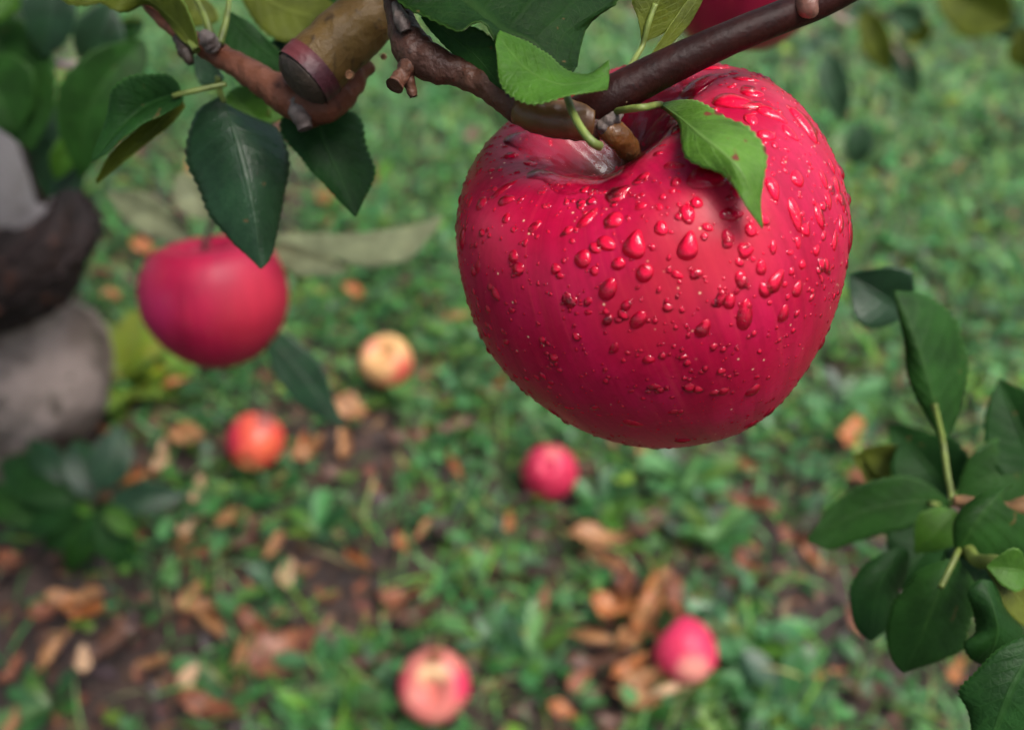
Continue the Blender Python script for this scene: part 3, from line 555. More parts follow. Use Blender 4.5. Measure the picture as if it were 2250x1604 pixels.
def drop_geo(p, n, a_, b_, rot, hgt_, tear, seed, rings=8, seg=22, conform=True):
    """a bead of water: half-axes a_ b_, rot turns it in the skin's plane, tear pulls one end to a point"""
    r = random.Random(seed); e1 = (RIGHT - n*RIGHT.dot(n)).normalized(); e2 = n.cross(e1)
    c_, s_ = math.cos(rot), math.sin(rot); u = e1*c_+e2*s_; v = -e1*s_+e2*c_
    h1, h2, p1, p2 = r.uniform(0, .14), r.uniform(0, .09), r.uniform(0, 6), r.uniform(0, 6); V = []; base = []
    for i in range(rings+1):
        rho = math.sin(i/rings*math.pi/2)
        for j in range(seg):
            th = 2*math.pi*j/seg; k = 1+h1*math.sin(2*th+p1)+h2*math.sin(3*th+p2)
            x = rho*a_*k*math.cos(th); y = rho*b_*k*math.sin(th)*(1-tear*rho*math.cos(th)*.75)
            q = p+u*x+v*y; z = hgt_*max(0, 1-rho**2.4)**.75*(1-.25*tear*math.cos(th)*rho)
            if conform:
                w_, nn, _, _ = BVH.find_nearest(q); nn = nn if nn.dot(n) > 0 else -nn; base.append(w_+nn*.00003); q = w_+nn*(z-.00002)
            else: base.append(q+n*(.00002-rho*rho*.00004)); q = q+n*(z-.00003)
            V.append(q)
    Fc = grid_faces(rings+1, seg, True)[:, ::-1]
    if base: return V+base, np.concatenate([Fc, Fc+len(V)])
    return V, Fc
D1 = [(1315,425,165,95,25,.4),(1490,505,180,95,-35,.1),(1675,560,125,72,-38,.2),(1400,335,100,48,-5,.1),(1550,390,95,50,-15,.4),(1580,460,95,55,-25,.3),(1425,378,45,30,0,0),(1480,428,38,26,30,0),(1845,620,170,85,-52,.3),(1655,670,78,60,0,.2),(1770,660,85,48,-30,.3),
 (1360,880,180,120,-8,.3),(910,965,98,90,0,0),(897,1085,90,82,60,.5),(770,1075,125,50,45,.5),(505,1120,80,38,40,0),(1260,1060,98,72,-70,.1),(1130,1130,76,62,80,0),(1490,1060,95,62,8,.4),(1685,935,105,65,-60,.2),(1805,885,78,64,60,.3),(1500,950,60,42,-60,0),(1795,1065,140,66,-75,.2),(1845,1140,62,50,-60,.1),(1915,1075,95,58,-65,.2),(1958,995,66,44,-80,.1),
 (860,1205,90,72,-35,.2),(1000,1210,145,100,70,.4),(1265,1215,145,92,80,.6),(745,1280,95,76,60,.1),(920,1305,68,62,0,0),(1050,1350,94,82,60,.1),(870,1430,115,80,65,.3),(610,1330,52,48,0,.1),(400,1270,60,50,40,0),(800,1340,46,44,0,0),(1460,1170,66,56,-60,0),(1575,1140,66,60,0,.2),(1550,1240,88,66,10,.5),(1685,1225,62,38,90,.1),(1625,1325,72,56,90,0),(1525,1385,82,58,-80,.4),(1700,1390,105,78,55,.4),(1470,1490,76,60,80,.3),(1805,1430,74,54,70,.3),(1545,1560,145,80,90,.1),(1020,1580,100,68,75,.3),(680,1490,62,48,-30,.2),
 (365,1080,54,36,80,0),(670,1140,54,42,30,.1),(350,935,130,38,25,.1),(150,1180,80,60,60,.1),(230,850,44,30,60,0),(185,1000,44,34,80,0),(225,1320,54,34,80,.1),(1040,875,62,40,10,.2),(1195,820,84,46,-20,.3),(1030,1020,54,40,0,.1),(1120,1025,38,34,0,0),(1185,945,34,26,0,0),(2062,1180,110,60,-80,.2),(2000,920,80,44,-70,.2),(1975,825,60,36,-60,.1),(2030,1010,70,40,-80,.1),(2020,1110,66,46,80,.1),(1990,1190,84,36,80,.3),(1360,1125,56,38,-20,.1),(1210,1360,62,36,-20,.2),(1315,1350,44,38,80,.1),(960,1510,60,50,40,.2),(870,1580,56,40,70,.1),(1205,650,58,46,80,0),(1900,1240,46,40,60,.1),(1830,1310,44,40,0,.1),(1770,1250,32,26,0,0),(1808,1200,52,34,90,.1),(485,810,54,44,30,.1),(1935,890,70,44,-60,.2),(1590,560,26,20,0,0),(770,1545,40,26,20,.1),(1600,960,50,34,-60,.1)]
D2 = [(1545,722,42,30,80,.2),(1335,705,26,20,60,.1),(1425,790,24,20,0,0),(1350,765,26,18,60,.1),(1655,858,28,24,30,.1),(1690,905,26,22,0,0),(1650,932,26,22,0,0),(1770,828,24,20,0,0),(1805,755,26,20,60,0),(1722,690,34,26,80,.2),(1590,860,22,18,0,0),(1440,850,22,16,0,.2),(1255,665,30,22,60,.1),(1390,930,34,20,0,.2),(1500,968,26,20,0,0),(1480,905,18,14,0,0),(1215,905,20,14,0,0),(1835,700,28,20,70,.1)]
k = 0; EXTRA = []
for (X, Y, a, b, rt, te) in [(950+d[0]/2.25, d[1]/2.25, d[2]/2.25, d[3]/2.25, d[4], d[5]) for d in D1]+D2:
    p, n = hit(X, Y)
    if p is None: continue
    z = depth_of(p); s = z/FPX/2*1.06; fs = max(.45, abs(n.dot((EYE-p).normalized())))
    V, Fc = drop_geo(p, n, a*s/fs**.35, b*s/fs**.35, math.radians(rt), min(a, b)*s*.52, te, k)
    k += 1
    if k > 100: EXTRA.append((V, Fc)); continue                  # the smallest go with the spray
    put_part('water_drop', V, Fc, [WATER, WET], hero, [0]*(len(Fc)//2)+[1]*(len(Fc)//2))
Vs, Fs, mi_, off = [], [], [], 0
for V, Fc in EXTRA: Vs += V; Fs.append(Fc+off); off += len(V); mi_ += [0]*(len(Fc)//2)+[1]*(len(Fc)//2)
#                                          # the fine spray of beads between the big drops
tri = np.linalg.norm(np.cross(HV[1:, :]-HV[:-1, :], np.roll(HV, -1, 1)[:-1]-HV[:-1]), axis=2); pr = tri.ravel()/tri.sum()
for i in rng.choice(len(pr), 3400, p=pr):
    q = Vector(HV[:-1].reshape(-1, 3)[i]); p = HM @ (q+Vector(rng.normal(size=3))*.0003)
    p, n, _, _ = BVH.find_nearest(p); out = (p-HC); n = n if n.dot(out) > 0 else -n
    if q.z > .6*HP['R'] and math.hypot(q.x, q.y) < .3*HP['R']: continue
    r_ = .00026*math.exp(abs(random.gauss(0, .62)))*(1. if q.z > -.25*HP['R'] else .6); r_ = min(r_, .0014)
    V, Fc = drop_geo(p, n, r_*random.uniform(1, 1.5), r_, random.uniform(-1.6, 1.6), r_*.5, random.uniform(0, .3), int(i), 4, 11, False)
    Vs += V; Fs.append(Fc+off); off += len(V); mi_ += [0]*(len(Fc)//2)+[1]*(len(Fc)//2)
sp = put_part('fine_water_beads', Vs, np.concatenate(Fs), [WATER, WET], hero, mi_); sp['kind'] = 'stuff'
# rain water lining the hollow round the stalk: a film over the skin, rippled near the stalk, ending in an uneven edge
ki = int(np.argmax(HCv[:, 1])) + 14; A_ = HV[:ki].copy(); na_ = A_.shape[1]
tu = np.gradient(A_, axis=0); tv = (np.roll(A_, -1, 1)-np.roll(A_, 1, 1)); nv = np.cross(tu, tv); nv /= np.linalg.norm(nv, axis=2, keepdims=True)+1e-12
nv[0] = (0, 0, 1); nv = np.where(nv[..., 2:] < 0, -nv, nv); rl = np.hypot(A_[..., 0], A_[..., 1])/HP['R']; aa = np.linspace(0, 2*np.pi, na_, endpoint=False)[None]
edge_a = .44+.05*np.sin(3*aa+1)+.04*np.sin(7*aa+2)+.025*np.sin(13*aa)+.12*np.exp(-((np.angle(np.exp(1j*(aa-HP['nph']+.35))))/.35)**2)
kn = HI @ P(1388, 345, .179); dk = np.sqrt(((A_-np.array(kn))**2).sum(2)); f_ = 1-(rl/edge_a)**2
hh_ = np.where(f_ > 0, .0011*np.sqrt(np.clip(f_, 0, 1)), -.00025*np.clip(-f_*4, 0, 1)) + np.clip(f_*3, 0, 1)*(.00022*np.sin(dk*2100+1.3*np.sin(A_[..., 0]*500)+.7*np.sin(A_[..., 1]*800))*np.exp(-dk*75)+.00005*np.sin(A_[..., 0]*1500+A_[..., 1]*900))
F_ = A_+nv*hh_[..., None]; put_part('water_film', [HM @ Vector(v) for v in F_.reshape(-1, 3)], grid_faces(ki, na_, True)[:, ::-1], water('water_film', .6, 1.333))
sb = HM @ Vector((0, 0, .46*HP['R']))

# ---- the brown fruiting twig that carries it ---------------------------------------------------------
zt = .172
M['bark_twig'] = bark_mat('bark_twig', (.014, .0035, .0025), (.022, .005, .0035), (.009, .0025, .002), 900, .2, .46, ((.6, .45, .25), 260, .085), spec=.12)
M['bark_spur'] = bark_mat('bark_spur', (.05, .02, .013), (.09, .038, .022), (.014, .008, .007), 380, .9, .5, spec=.3)
M['bark_olive'] = bark_mat('bark_olive', (.085, .048, .014), (.125, .075, .02), (.03, .018, .01), 260, .8, .5, spec=.25)
M['bark_red'] = bark_mat('bark_red', (.105, .032, .016), (.15, .055, .03), (.05, .018, .012), 240, 1., .5, spec=.25)
M['bark_base'] = bark_mat('bark_base', (.12, .06, .016), (.085, .036, .014), (.15, .085, .035), 300, .2, .35)
M['grey_bark'] = bark_mat('grey_bark', (.14, .11, .095), (.075, .055, .048), (.05, .035, .03), 420, .8, .6)
M['cut'] = bark_mat('cut_wood', (.022, .016, .012), (.045, .03, .02), (.015, .01, .01), 300, .6, .6)
twig = empty('fruiting_twig', P(1500, 130, zt), 'glossy dark brown twig running over the big dewy apple to a knobbly spur', 'twig')
s_ = zt/FPX
tube('stem', px([(1905, -45, zt+.004), (1800, 5, zt+.003), (1700, 45, zt+.001), (1600, 86, zt), (1500, 132, zt), (1400, 182, zt), (1330, 222, zt), (1272, 255, zt+.002)]), [32*s_, 37*s_, 36*s_, 37*s_, 40*s_, 43*s_, 46*s_, 42*s_], M['bark_twig'], twig, seg=24, lump=.006, n=90)
tube('spur', px([(862, -15, .178), (880, 45, .178), (905, 105, .176), (950, 140, .175), (1010, 160, .175), (1075, 190, .174), (1130, 235, .173), (1185, 258, .173), (1250, 266, .173), (1320, 272, .174)]), [24*s_, 32*s_, 45*s_, 42*s_, 32*s_, 33*s_, 31*s_, 36*s_, 41*s_, 40*s_], M['bark_spur'], twig, seg=22, lump=.045, n=110, lf=1.6)
tube('spur_base', px([(1140, 240, .1722), (1190, 258, .1718), (1250, 264, .1718), (1300, 268, .1722)]), [33*s_, 38.5*s_, 43*s_, 40*s_], M['bark_base'], twig, seg=20, lump=.03, n=40)
tube('fruit_knob', px([(1315, 268, .1735), (1350, 294, .1722), (1380, 328, .1758), (1388, 372, .183)])+[sb], [27*s_, 29*s_, 27*s_, 22*s_, 16*s_], bark_mat('knob_bark', (.14, .055, .012), (.08, .032, .012), (.2, .11, .05), 420, .6, .25, spec=.5), twig, seg=24, lump=.05, n=60)
tube('knob_collar', px([(1318, 285, .171), (1345, 262, .1708), (1362, 250, .1715)]), [15*s_, 20*s_, 10*s_], M['grey_bark'], twig, lump=.12)
for (x, y, r) in ((1357, 292, 17), (920, 112, 25)):
    c = P(x, y, .1722 if x > 1000 else .1755); n = (EYE-c).normalized()
    tube('bud_scar', [c-n*.004, c+n*.0012 if x < 1000 else c-n*.0026], [r*s_, r*s_*.8], M['bark_spur'] if x < 1000 else M['bark_base'], twig, seg=14, lump=.05)
tube('side_stub', px([(925, 105, .176), (900, 140, .1745), (882, 168, .174), (866, 190, .173)]), [26*s_, 22*s_, 17*s_, 21*s_], M['bark_spur'], twig, lump=.09)
tube('side_stub', px([(905, 118, .175), (895, 150, .175), (900, 185, .1755), (910, 214, .176)]), [20*s_, 18*s_, 14*s_, 9*s_], M['bark_spur'], twig, lump=.09)
tube('grey_scale', px([(868, 8, .1735), (882, 45, .1722), (893, 72, .1722)]), [8*s_, 18*s_, 13*s_], M['grey_bark'], twig, lump=.05)
tube('bud', px([(1788, 30, .1715), (1775, 15, .1705), (1768, -12, .172)]), [12*s_, 26*s_, 22*s_], bark_mat('bud_scale', (.10, .03, .022), (.19, .085, .06), (.05, .02, .016), 300, .5), twig, lump=.03)
tube('leaf_stalk', px([(1318, 322, .1605), (1300, 312, .159), (1275, 280, .160), (1255, 240, .1625), (1244, 205, .166)]), [11*s_*.92, 9.5*s_, 8.5*s_, 8.5*s_, 8*s_], M['petiole'], twig, seg=12)
# leaf lying over the apple, with red-brown spots
leaf(twig, [ad(1452, 230, .009), ad(1495, 262, .010), ad(1540, 300, .010), ad(1585, 335, .0095), ad(1625, 375, .009), ad(1650, 425, .007), ad(1675, 500, .005)],
     [ad(1452, 234, .009), ad(1487, 268, .008), ad(1500, 312, .007), ad(1510, 348, .006), ad(1535, 366, .006), ad(1580, 380, .006), ad(1612, 410, .007), ad(1640, 452, .007), ad(1660, 480, .006), ad(1675, 502, .005)],
     [ad(1452, 228, .009), ad(1500, 222, .007), ad(1550, 232, .007), ad(1600, 258, .006), ad(1640, 270, .006), ad(1662, 292, .006), ad(1678, 335, .006), ad(1674, 400, .006), ad(1669, 445, .005), ad(1676, 500, .005)],
     'leaf_spotted', 'leaf_olive', N=46, serr=.035, bulge=.05, petiole=px([(1352, 246, zt-.002), (1385, 240, zt-.006), (1420, 236, zt-.007)])+[ad(1452, 231, .009), ad(1480, 250, .0095)], pr=.0007, label='light green leaf with small red-brown spots lying over the apple')
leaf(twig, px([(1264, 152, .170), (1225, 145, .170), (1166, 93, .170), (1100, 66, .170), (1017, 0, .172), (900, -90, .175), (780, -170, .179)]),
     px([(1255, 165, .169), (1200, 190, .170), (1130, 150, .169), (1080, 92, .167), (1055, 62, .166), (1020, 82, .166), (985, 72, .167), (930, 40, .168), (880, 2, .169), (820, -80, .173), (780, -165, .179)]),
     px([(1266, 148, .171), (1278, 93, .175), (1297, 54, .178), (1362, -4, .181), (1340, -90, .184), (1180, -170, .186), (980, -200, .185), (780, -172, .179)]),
     'leaf_shaded', 'leaf_under', N=64, serr=.02, bulge=.03, flip=True, label='shade-darkened green leaf above the curled bright one, cut off by the top edge')
leaf(twig, px([(1338, 165, .1625), (1290, 182, .160), (1220, 185, .160), (1150, 148, .162), (1092, 78, .165)]), px([(1336, 196, .1605), (1270, 209, .157), (1190, 230, .157), (1135, 215, .158), (1100, 174, .160), (1087, 100, .163)]), px([(1338, 134, .1635), (1290, 160, .163), (1232, 150, .1635), (1166, 96, .165), (1098, 68, .166)]),
     'leaf_fresh', 'leaf_under', N=52, serr=.04, bulge=.04, flip=True, label='bright green curled leaf at the top, in front of a dark one')
leaf(twig, px([(930, 25, .1745), (985, 75, .173), (1045, 125, .172), (1108, 200, .170)]), px([(925, 40, .1745), (970, 95, .174), (1030, 145, .173), (1108, 202, .170)]), px([(935, 15, .1735), (1010, 50, .171), (1085, 85, .170), (1100, 140, .169), (1110, 200, .170)]),
     'leaf_under', 'leaf_mid', N=30, serr=.03, flip=True, label='pale underside of a curled leaf')
leaf(twig, px([(1414, 98, .182), (1425, 50, .181), (1450, 0, .180), (1480, -60, .18)]), px([(1410, 90, .182), (1402, 40, .180), (1396, -10, .179), (1470, -65, .18)]), px([(1418, 92, .182), (1465, 68, .184), (1500, 25, .185), (1530, -40, .186), (1490, -65, .18)]),
     'leaf_olive', 'leaf_fresh', N=30, serr=.02, flip=True, petiole=px([(1378, 155, .177), (1398, 125, .181), (1412, 100, .182), (1424, 55, .1805), (1440, 10, .1798)]), pr=.0006, label='yellow-green leaf seen from below above the twig')
leaf(twig, px([(1432, 128, .183), (1478, 72, .184), (1518, 20, .185), (1545, -30, .186)]), px([(1428, 124, .183), (1462, 72, .183), (1500, 15, .184), (1535, -30, .186)]), px([(1437, 132, .183), (1492, 80, .185), (1535, 20, .186), (1556, -30, .186)]), 'leaf_olive', 'leaf_fresh', N=24, serr=.01, flip=True)

# ---- the pruned branch with a sawn stub, upper left ----------------------------------------------------
pb = empty('pruned_branch', P(760, 120, .21), 'olive-brown pruned branch with a sawn-off end and a reddish leafy side shoot', 'branch')
q_ = .212/FPX
st0, st1 = P(662, 172, .205), P(885, -40, .212)
tube('stub', [st1, P(800, 45, .209), P(715, 125, .2065), P(690, 150, .206)], [62*q_, 66*q_, 68*q_, 69*q_], M['bark_olive'], pb, seg=40, lump=.018, n=60, cap=False)
d_ = (P(690, 150, .206)-P(800, 45, .209)).normalized()
tube('callus_ring', [P(690, 150, .206)-d_*.0006, P(690, 150, .206)+d_*.0036], [71*q_, 69*q_], bark_mat('callus', (.13, .025, .028), (.05, .014, .02), (.03, .012, .018), 160, .6, .5), pb, seg=40, lump=.012, n=8, cap=False)
e_ = P(690, 150, .206)+d_*.0034
tube('sawn_face', [e_-d_*.001, e_+d_*.0008], [66*q_, 64*q_], M['cut'], pb, seg=30, lump=.015, cap=True)
tube('side_shoot', px([(300, -20, .222), (350, 35, .221), (410, 82, .220), (470, 115, .219), (540, 155, .217), (610, 200, .215), (670, 232, .214), (730, 215, .214), (790, 130, .216)]), [14*q_, 17*q_, 22*q_, 26*q_, 30*q_, 38*q_, 46*q_, 44*q_, 40*q_], M['bark_red'], pb, seg=22, lump=.06, n=110, lf=1.6)
tube('spur_stub', px([(650, 225, .2125), (662, 258, .211), (672, 285, .211)]), [26*q_, 22*q_, 15*q_], M['grey_bark'], pb, lump=.08)
tube('bud', px([(468, 105, .2145), (455, 86, .2125), (446, 74, .2125)]), [19*q_, 20*q_, 12*q_], M['grey_bark'], pb, lump=.08)
tube('bud', px([(392, 85, .219), (410, 120, .2175), (420, 142, .2175)]), [13*q_, 17*q_, 7*q_], M['cut'], pb, lump=.08)
for (x, y, r) in ((788, 66, 12), (767, 165, 11), (843, 125, 7)):
    c = P(x, y, .2035 if x < 840 else .206); n = (EYE-c).normalized(); tube('lenticel', [c-n*.004, c+n*.0008], [r*q_, r*q_*.7], plain('lenticel_%d' % x, (.35, .17, .08), .6, .4, 900), pb, seg=10, lump=.08)
for (a, b) in (((425, -10), (463, 78)), ((505, -10), (482, 98)), ((395, 75), (432, 112))):
    tube('leaf_stalk', px([(*a, .219), ((a[0]+b[0])/2+4, (a[1]+b[1])/2, .2165), (*b, .2155)]), [6*q_, 7*q_, 9.5*q_], M['petiole'], pb, seg=10)
Z = .216
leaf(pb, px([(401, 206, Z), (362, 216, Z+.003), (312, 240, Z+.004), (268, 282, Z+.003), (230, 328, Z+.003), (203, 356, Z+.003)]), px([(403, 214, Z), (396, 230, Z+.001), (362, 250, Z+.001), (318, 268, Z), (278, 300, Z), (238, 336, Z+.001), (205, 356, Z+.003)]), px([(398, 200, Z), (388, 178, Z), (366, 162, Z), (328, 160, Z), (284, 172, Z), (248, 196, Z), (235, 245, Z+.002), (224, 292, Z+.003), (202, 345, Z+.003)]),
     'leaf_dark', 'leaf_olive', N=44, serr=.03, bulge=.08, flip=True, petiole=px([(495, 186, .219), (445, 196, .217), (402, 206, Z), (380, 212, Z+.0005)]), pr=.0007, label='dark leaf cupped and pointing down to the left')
leaf(pb, px([(402, 222, .224), (345, 275, .225), (285, 330, .226), (213, 402, .226)]), px([(408, 235, .224), (375, 275, .225), (315, 322, .226), (212, 406, .226)]), px([(398, 215, .222), (325, 262, .222), (250, 330, .223), (210, 396, .225)]), 'leaf_olive', 'leaf_under', N=26, flip=True)
Z = .225
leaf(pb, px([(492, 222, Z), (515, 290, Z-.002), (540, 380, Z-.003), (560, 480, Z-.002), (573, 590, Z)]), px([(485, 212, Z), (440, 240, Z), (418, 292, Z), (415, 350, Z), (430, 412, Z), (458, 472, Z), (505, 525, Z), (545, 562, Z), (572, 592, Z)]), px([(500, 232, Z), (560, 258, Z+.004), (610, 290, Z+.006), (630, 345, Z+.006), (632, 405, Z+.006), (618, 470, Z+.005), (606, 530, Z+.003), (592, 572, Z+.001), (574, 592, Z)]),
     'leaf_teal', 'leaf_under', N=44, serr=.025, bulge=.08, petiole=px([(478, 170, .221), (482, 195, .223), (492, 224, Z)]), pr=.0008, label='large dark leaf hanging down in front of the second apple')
Z = .222
leaf(pb, px([(690, 238, Z), (715, 320, Z), (752, 400, Z), (782, 475, Z)]), px([(650, 245, Z), (616, 268, Z), (628, 310, Z), (662, 352, Z), (710, 402, Z), (748, 445, Z), (778, 476, Z)]), px([(735, 236, Z), (786, 256, Z+.004), (806, 308, Z+.004), (815, 350, Z+.004), (822, 388, Z+.004), (804, 432, Z+.002), (784, 476, Z)]),
     'leaf_dark', 'leaf_olive', N=40, serr=.03, bulge=.06, label='dark leaf hanging below the sawn stub')
Z = .24
leaf(pb, px([(495, 25, Z), (540, 75, Z), (590, 120, Z), (642, 154, Z)]), px([(490, 40, Z), (488, 110, Z), (530, 148, Z), (590, 158, Z), (640, 157, Z)]), px([(505, 25, Z), (555, 55, Z), (600, 98, Z), (643, 150, Z)]), 'leaf_dark', 'leaf_under', N=30)
leaf(pb, px([(520, -60, .255), (600, 10, .255), (690, 40, .255), (785, 52, .255)]), px([(510, -40, .255), (560, 50, .255), (610, 88, .255), (690, 82, .255), (780, 55, .255)]), px([(560, -80, .255), (680, -40, .255), (745, 5, .255), (787, 48, .255)]), 'leaf_olive', 'leaf_dark', N=34, flip=False)
leaf(pb, px([(585, 110, .262), (640, 95, .262), (720, 75, .262)]), px([(590, 125, .262), (660, 135, .262), (725, 85, .262)]), px([(590, 95, .262), (640, 72, .262), (722, 68, .262)]), 'leaf_teal', 'leaf_under', N=24)
leaf(pb, px([(700, -40, .245), (770, 10, .245), (830, 25, .245)]), px([(700, -20, .245), (755, 25, .245), (815, 42, .245)]), px([(730, -50, .245), (810, -10, .245), (840, 20, .245)]), 'leaf_mid', 'leaf_under', N=24)
Z = .216
leaf(pb, px([(432, 112, Z), (385, 50, Z), (320, 0, Z), (220, -30, Z), (100, -70, Z)]), px([(428, 110, Z), (398, 88, Z), (365, 50, Z+.002), (325, 12, Z+.003), (285, 24, Z+.002), (255, 25, Z), (222, 8, Z+.001), (182, 16, Z), (148, 12, Z), (130, -6, Z), (100, -66, Z)]), px([(436, 112, Z), (425, 50, Z-.003), (380, -20, Z-.004), (250, -90, Z-.002), (102, -76, Z)]),
     'leaf_fresh', 'leaf_olive', N=44, serr=.03, flip=False, label='light green leaf with a wavy edge along the top')
leaf(pb, px([(425, 130, .25), (455, 150, .25), (490, 175, .25)]), px([(425, 140, .25), (440, 185, .25), (488, 182, .25)]), px([(430, 120, .25), (470, 135, .25), (492, 170, .25)]), 'leaf_teal', 'leaf_under', N=20)
oval_leaf(pb, (500, 200), (600, 300), .013, .25, .25, 'leaf_fresh', 'leaf_under', N=24)
oval_leaf(pb, (560, 215), (640, 255), .010, .25, .25, 'leaf_fresh', 'leaf_under', N=24)
oval_leaf(pb, (440, -10), (415, 60), .012, .25, .25, 'leaf_olive', 'leaf_under', N=24)

# ---- leaves at the far left, on a low shoot of the trunk -------------------------------------------------
ls = empty('leafy_shoot', P(90, 120, .45), 'blurred shoot of green leaves in front of the tree trunk', 'branch')
tube('stem', px([(20, -80, .46), (60, 30, .45), (85, 125, .45), (130, 142, .46), (178, 140, .47)]), [.003, .0028, .0026, .0024, .002], plain('pink_twig', (.36, .27, .24), .55), ls)
for (a, b, wd, z, tp, kw) in [((120, -60), (96, 132), .024, .43, 'leaf_teal', {}), ((-30, 20), (70, 330), .045, .44, 'leaf_mid', {}), ((245, 10), (185, 160), .024, .48, 'leaf_teal', {}), ((318, 90), (175, 400), .028, .40, 'leaf_mid', dict(asym=.12)),
    ((168, 215), (100, 440), .030, .47, 'leaf_teal', {}), ((-40, -40), (60, 10), .03, .42, 'leaf_fresh', {}), ((10, 60), (95, 240), .03, .5, 'leaf_dark', {}), ((-60, 120), (40, 290), .04, .43, 'leaf_mid', {}), ((310, 45), (248, 92), .013, .5, 'leaf_olive', {}), ((30, -30), (130, 110), .03, .53, 'leaf_dark', {}),
    ((215, 30), (235, 150), .02, .55, 'leaf_mid', {}), ((110, 330), (180, 420), .022, .55, 'leaf_teal', {}), ((160, 290), (120, 400), .012, .46, 'leaf_fresh', {})]:
    oval_leaf(ls, a, b, wd, z, z+.01, tp, 'leaf_under', N=26, **kw)
oval_leaf(ls, (262, 80), (318, 50), .010, .5, .5, 'leaf_dark', 'leaf_dark', N=18)

# ---- second apple hanging further back, with its leaves -------------------------------------------------------
z2 = .50; R2 = .0405
a2 = apple('hanging_apple', R2, frame_from_axis(camdir(-.04, .93, .36)), P(476, 664, z2), apple_mat('apple_skin_second', (.28, .002, .034), (.37, .004, .04), None,
    [((R2*.75, -R2*.6, R2*.1), R2*.75, (.55, .04, .045), .3), ((-R2*.7, -R2*.7, R2*.1), R2*.6, (.42, .012, .10), .5), ((0, 0, R2*.5), R2*.4, (.08, .01, .015), .95)], .5), 'smooth crimson apple hanging behind the large dark leaf', low=.84, con=.09, am=.02, notch=.02)  # left magenta patch: purplish sheen painted into the skin
SECOND_STALK = [P(450, 545, z2-.003), P(455, 515, z2-.004), P(470, 480, z2-.004)]
sp2 = empty('leafy_spur', P(560, 480, .5), 'spur with pale grey-green leaves around the second hanging apple', 'branch')
tube('stem', px([(470, 485, .5), (520, 465, .51), (560, 440, .52), (600, 300, .53), (640, 60, .55), (660, -80, .56)]), [.003, .003, .0032, .0034, .0036, .004], M['bark_spur'], sp2, lump=.05)
Z = .47
leaf(sp2, px([(600, 520, Z), (720, 535, Z), (850, 535, Z), (972, 476, Z)]), px([(610, 530, Z), (700, 552, Z), (760, 575, Z), (830, 586, Z), (900, 568, Z), (950, 515, Z), (972, 480, Z)]), px([(606, 514, Z), (700, 514, Z), (800, 512, Z), (900, 497, Z), (971, 474, Z)]), 'leaf_grey', 'leaf_mid', N=30, flip=False, label='pale leaf underside pointing right')
oval_leaf(sp2, (590, 545), (765, 598), .018, .5, .5, 'leaf_grey', 'leaf_mid', N=24)
oval_leaf(sp2, (420, 525), (225, 415), .020, .53, .53, 'leaf_grey', 'leaf_mid', N=24)
oval_leaf(sp2, (455, 480), (395, 375), .022, .52, .52, 'leaf_grey', 'leaf_mid', N=24)
oval_leaf(sp2, (640, 530), (720, 560), .010, .5, .5, 'leaf_dark', 'leaf_mid', N=20)
Z = .49
leaf(sp2, px([(600, 745, Z), (650, 810, Z), (700, 870, Z), (757, 940, Z)]), px([(585, 765, Z), (605, 825, Z), (658, 890, Z), (755, 942, Z)]), px([(620, 728, Z), (682, 772, Z), (716, 822, Z), (734, 880, Z), (758, 938, Z)]), 'leaf_teal', 'leaf_under', N=30, label='dark leaf hanging under the second apple')
# ---- third apple above the twig --------------------------------------------------------------------------------
a3 = apple('hanging_apple', .038, frame_from_axis(camdir(.1, .9, .4)), P(1635, -75, .37), apple_mat('apple_skin_third', (.34, .008, .04), (.42, .015, .055), None, [], .3), 'dark red apple cut off by the top edge, behind the brown twig', low=.85)

def stalk(ap, pts, rad, m):                                      # a stalk that belongs to an apple
    t = tube('stem', pts, rad, m); bpy.context.view_layer.update(); mw = t.matrix_world.copy()
    t.parent = ap; t.matrix_parent_inverse = ap.matrix_world.inverted(); t.matrix_world = mw
stalk(a2, SECOND_STALK, [.0016, .0014, .0018], M['cut'])
stalk(a3, [P(1635, -105, .37), P(1640, -180, .37), P(1655, -260, .38)], [.0016, .0014, .002], M['cut'])
# the branches run on, out of the picture, up into the crown
def run_on(parent, a, b, r0, m): tube('stem', [a, a.lerp(b, .45)+Vector((0, 0, -.03)), b], [r0, r0*1.15, r0*1.6], m, parent, lump=.03)
run_on(twig, P(1900, -43, zt+.004), Vector((.45, .35, 1.35)), .003, M['bark_twig'])
run_on(twig, P(1655, -260, .38), Vector((.42, .36, 1.36)), .0025, M['bark_twig'])
run_on(pb, P(868, -20, .211), Vector((-.15, .05, 1.45)), .0068, M['bark_olive'])
run_on(pb, P(305, -15, .222), Vector((-.45, .35, 1.4)), .0016, M['bark_red'])
run_on(sp2, P(660, -80, .56), Vector((-.3, .55, 1.5)), .004, M['bark_spur'])
run_on(ls, P(20, -80, .46), Vector((-.5, .6, 1.4)), .003, M['bark_spur'])

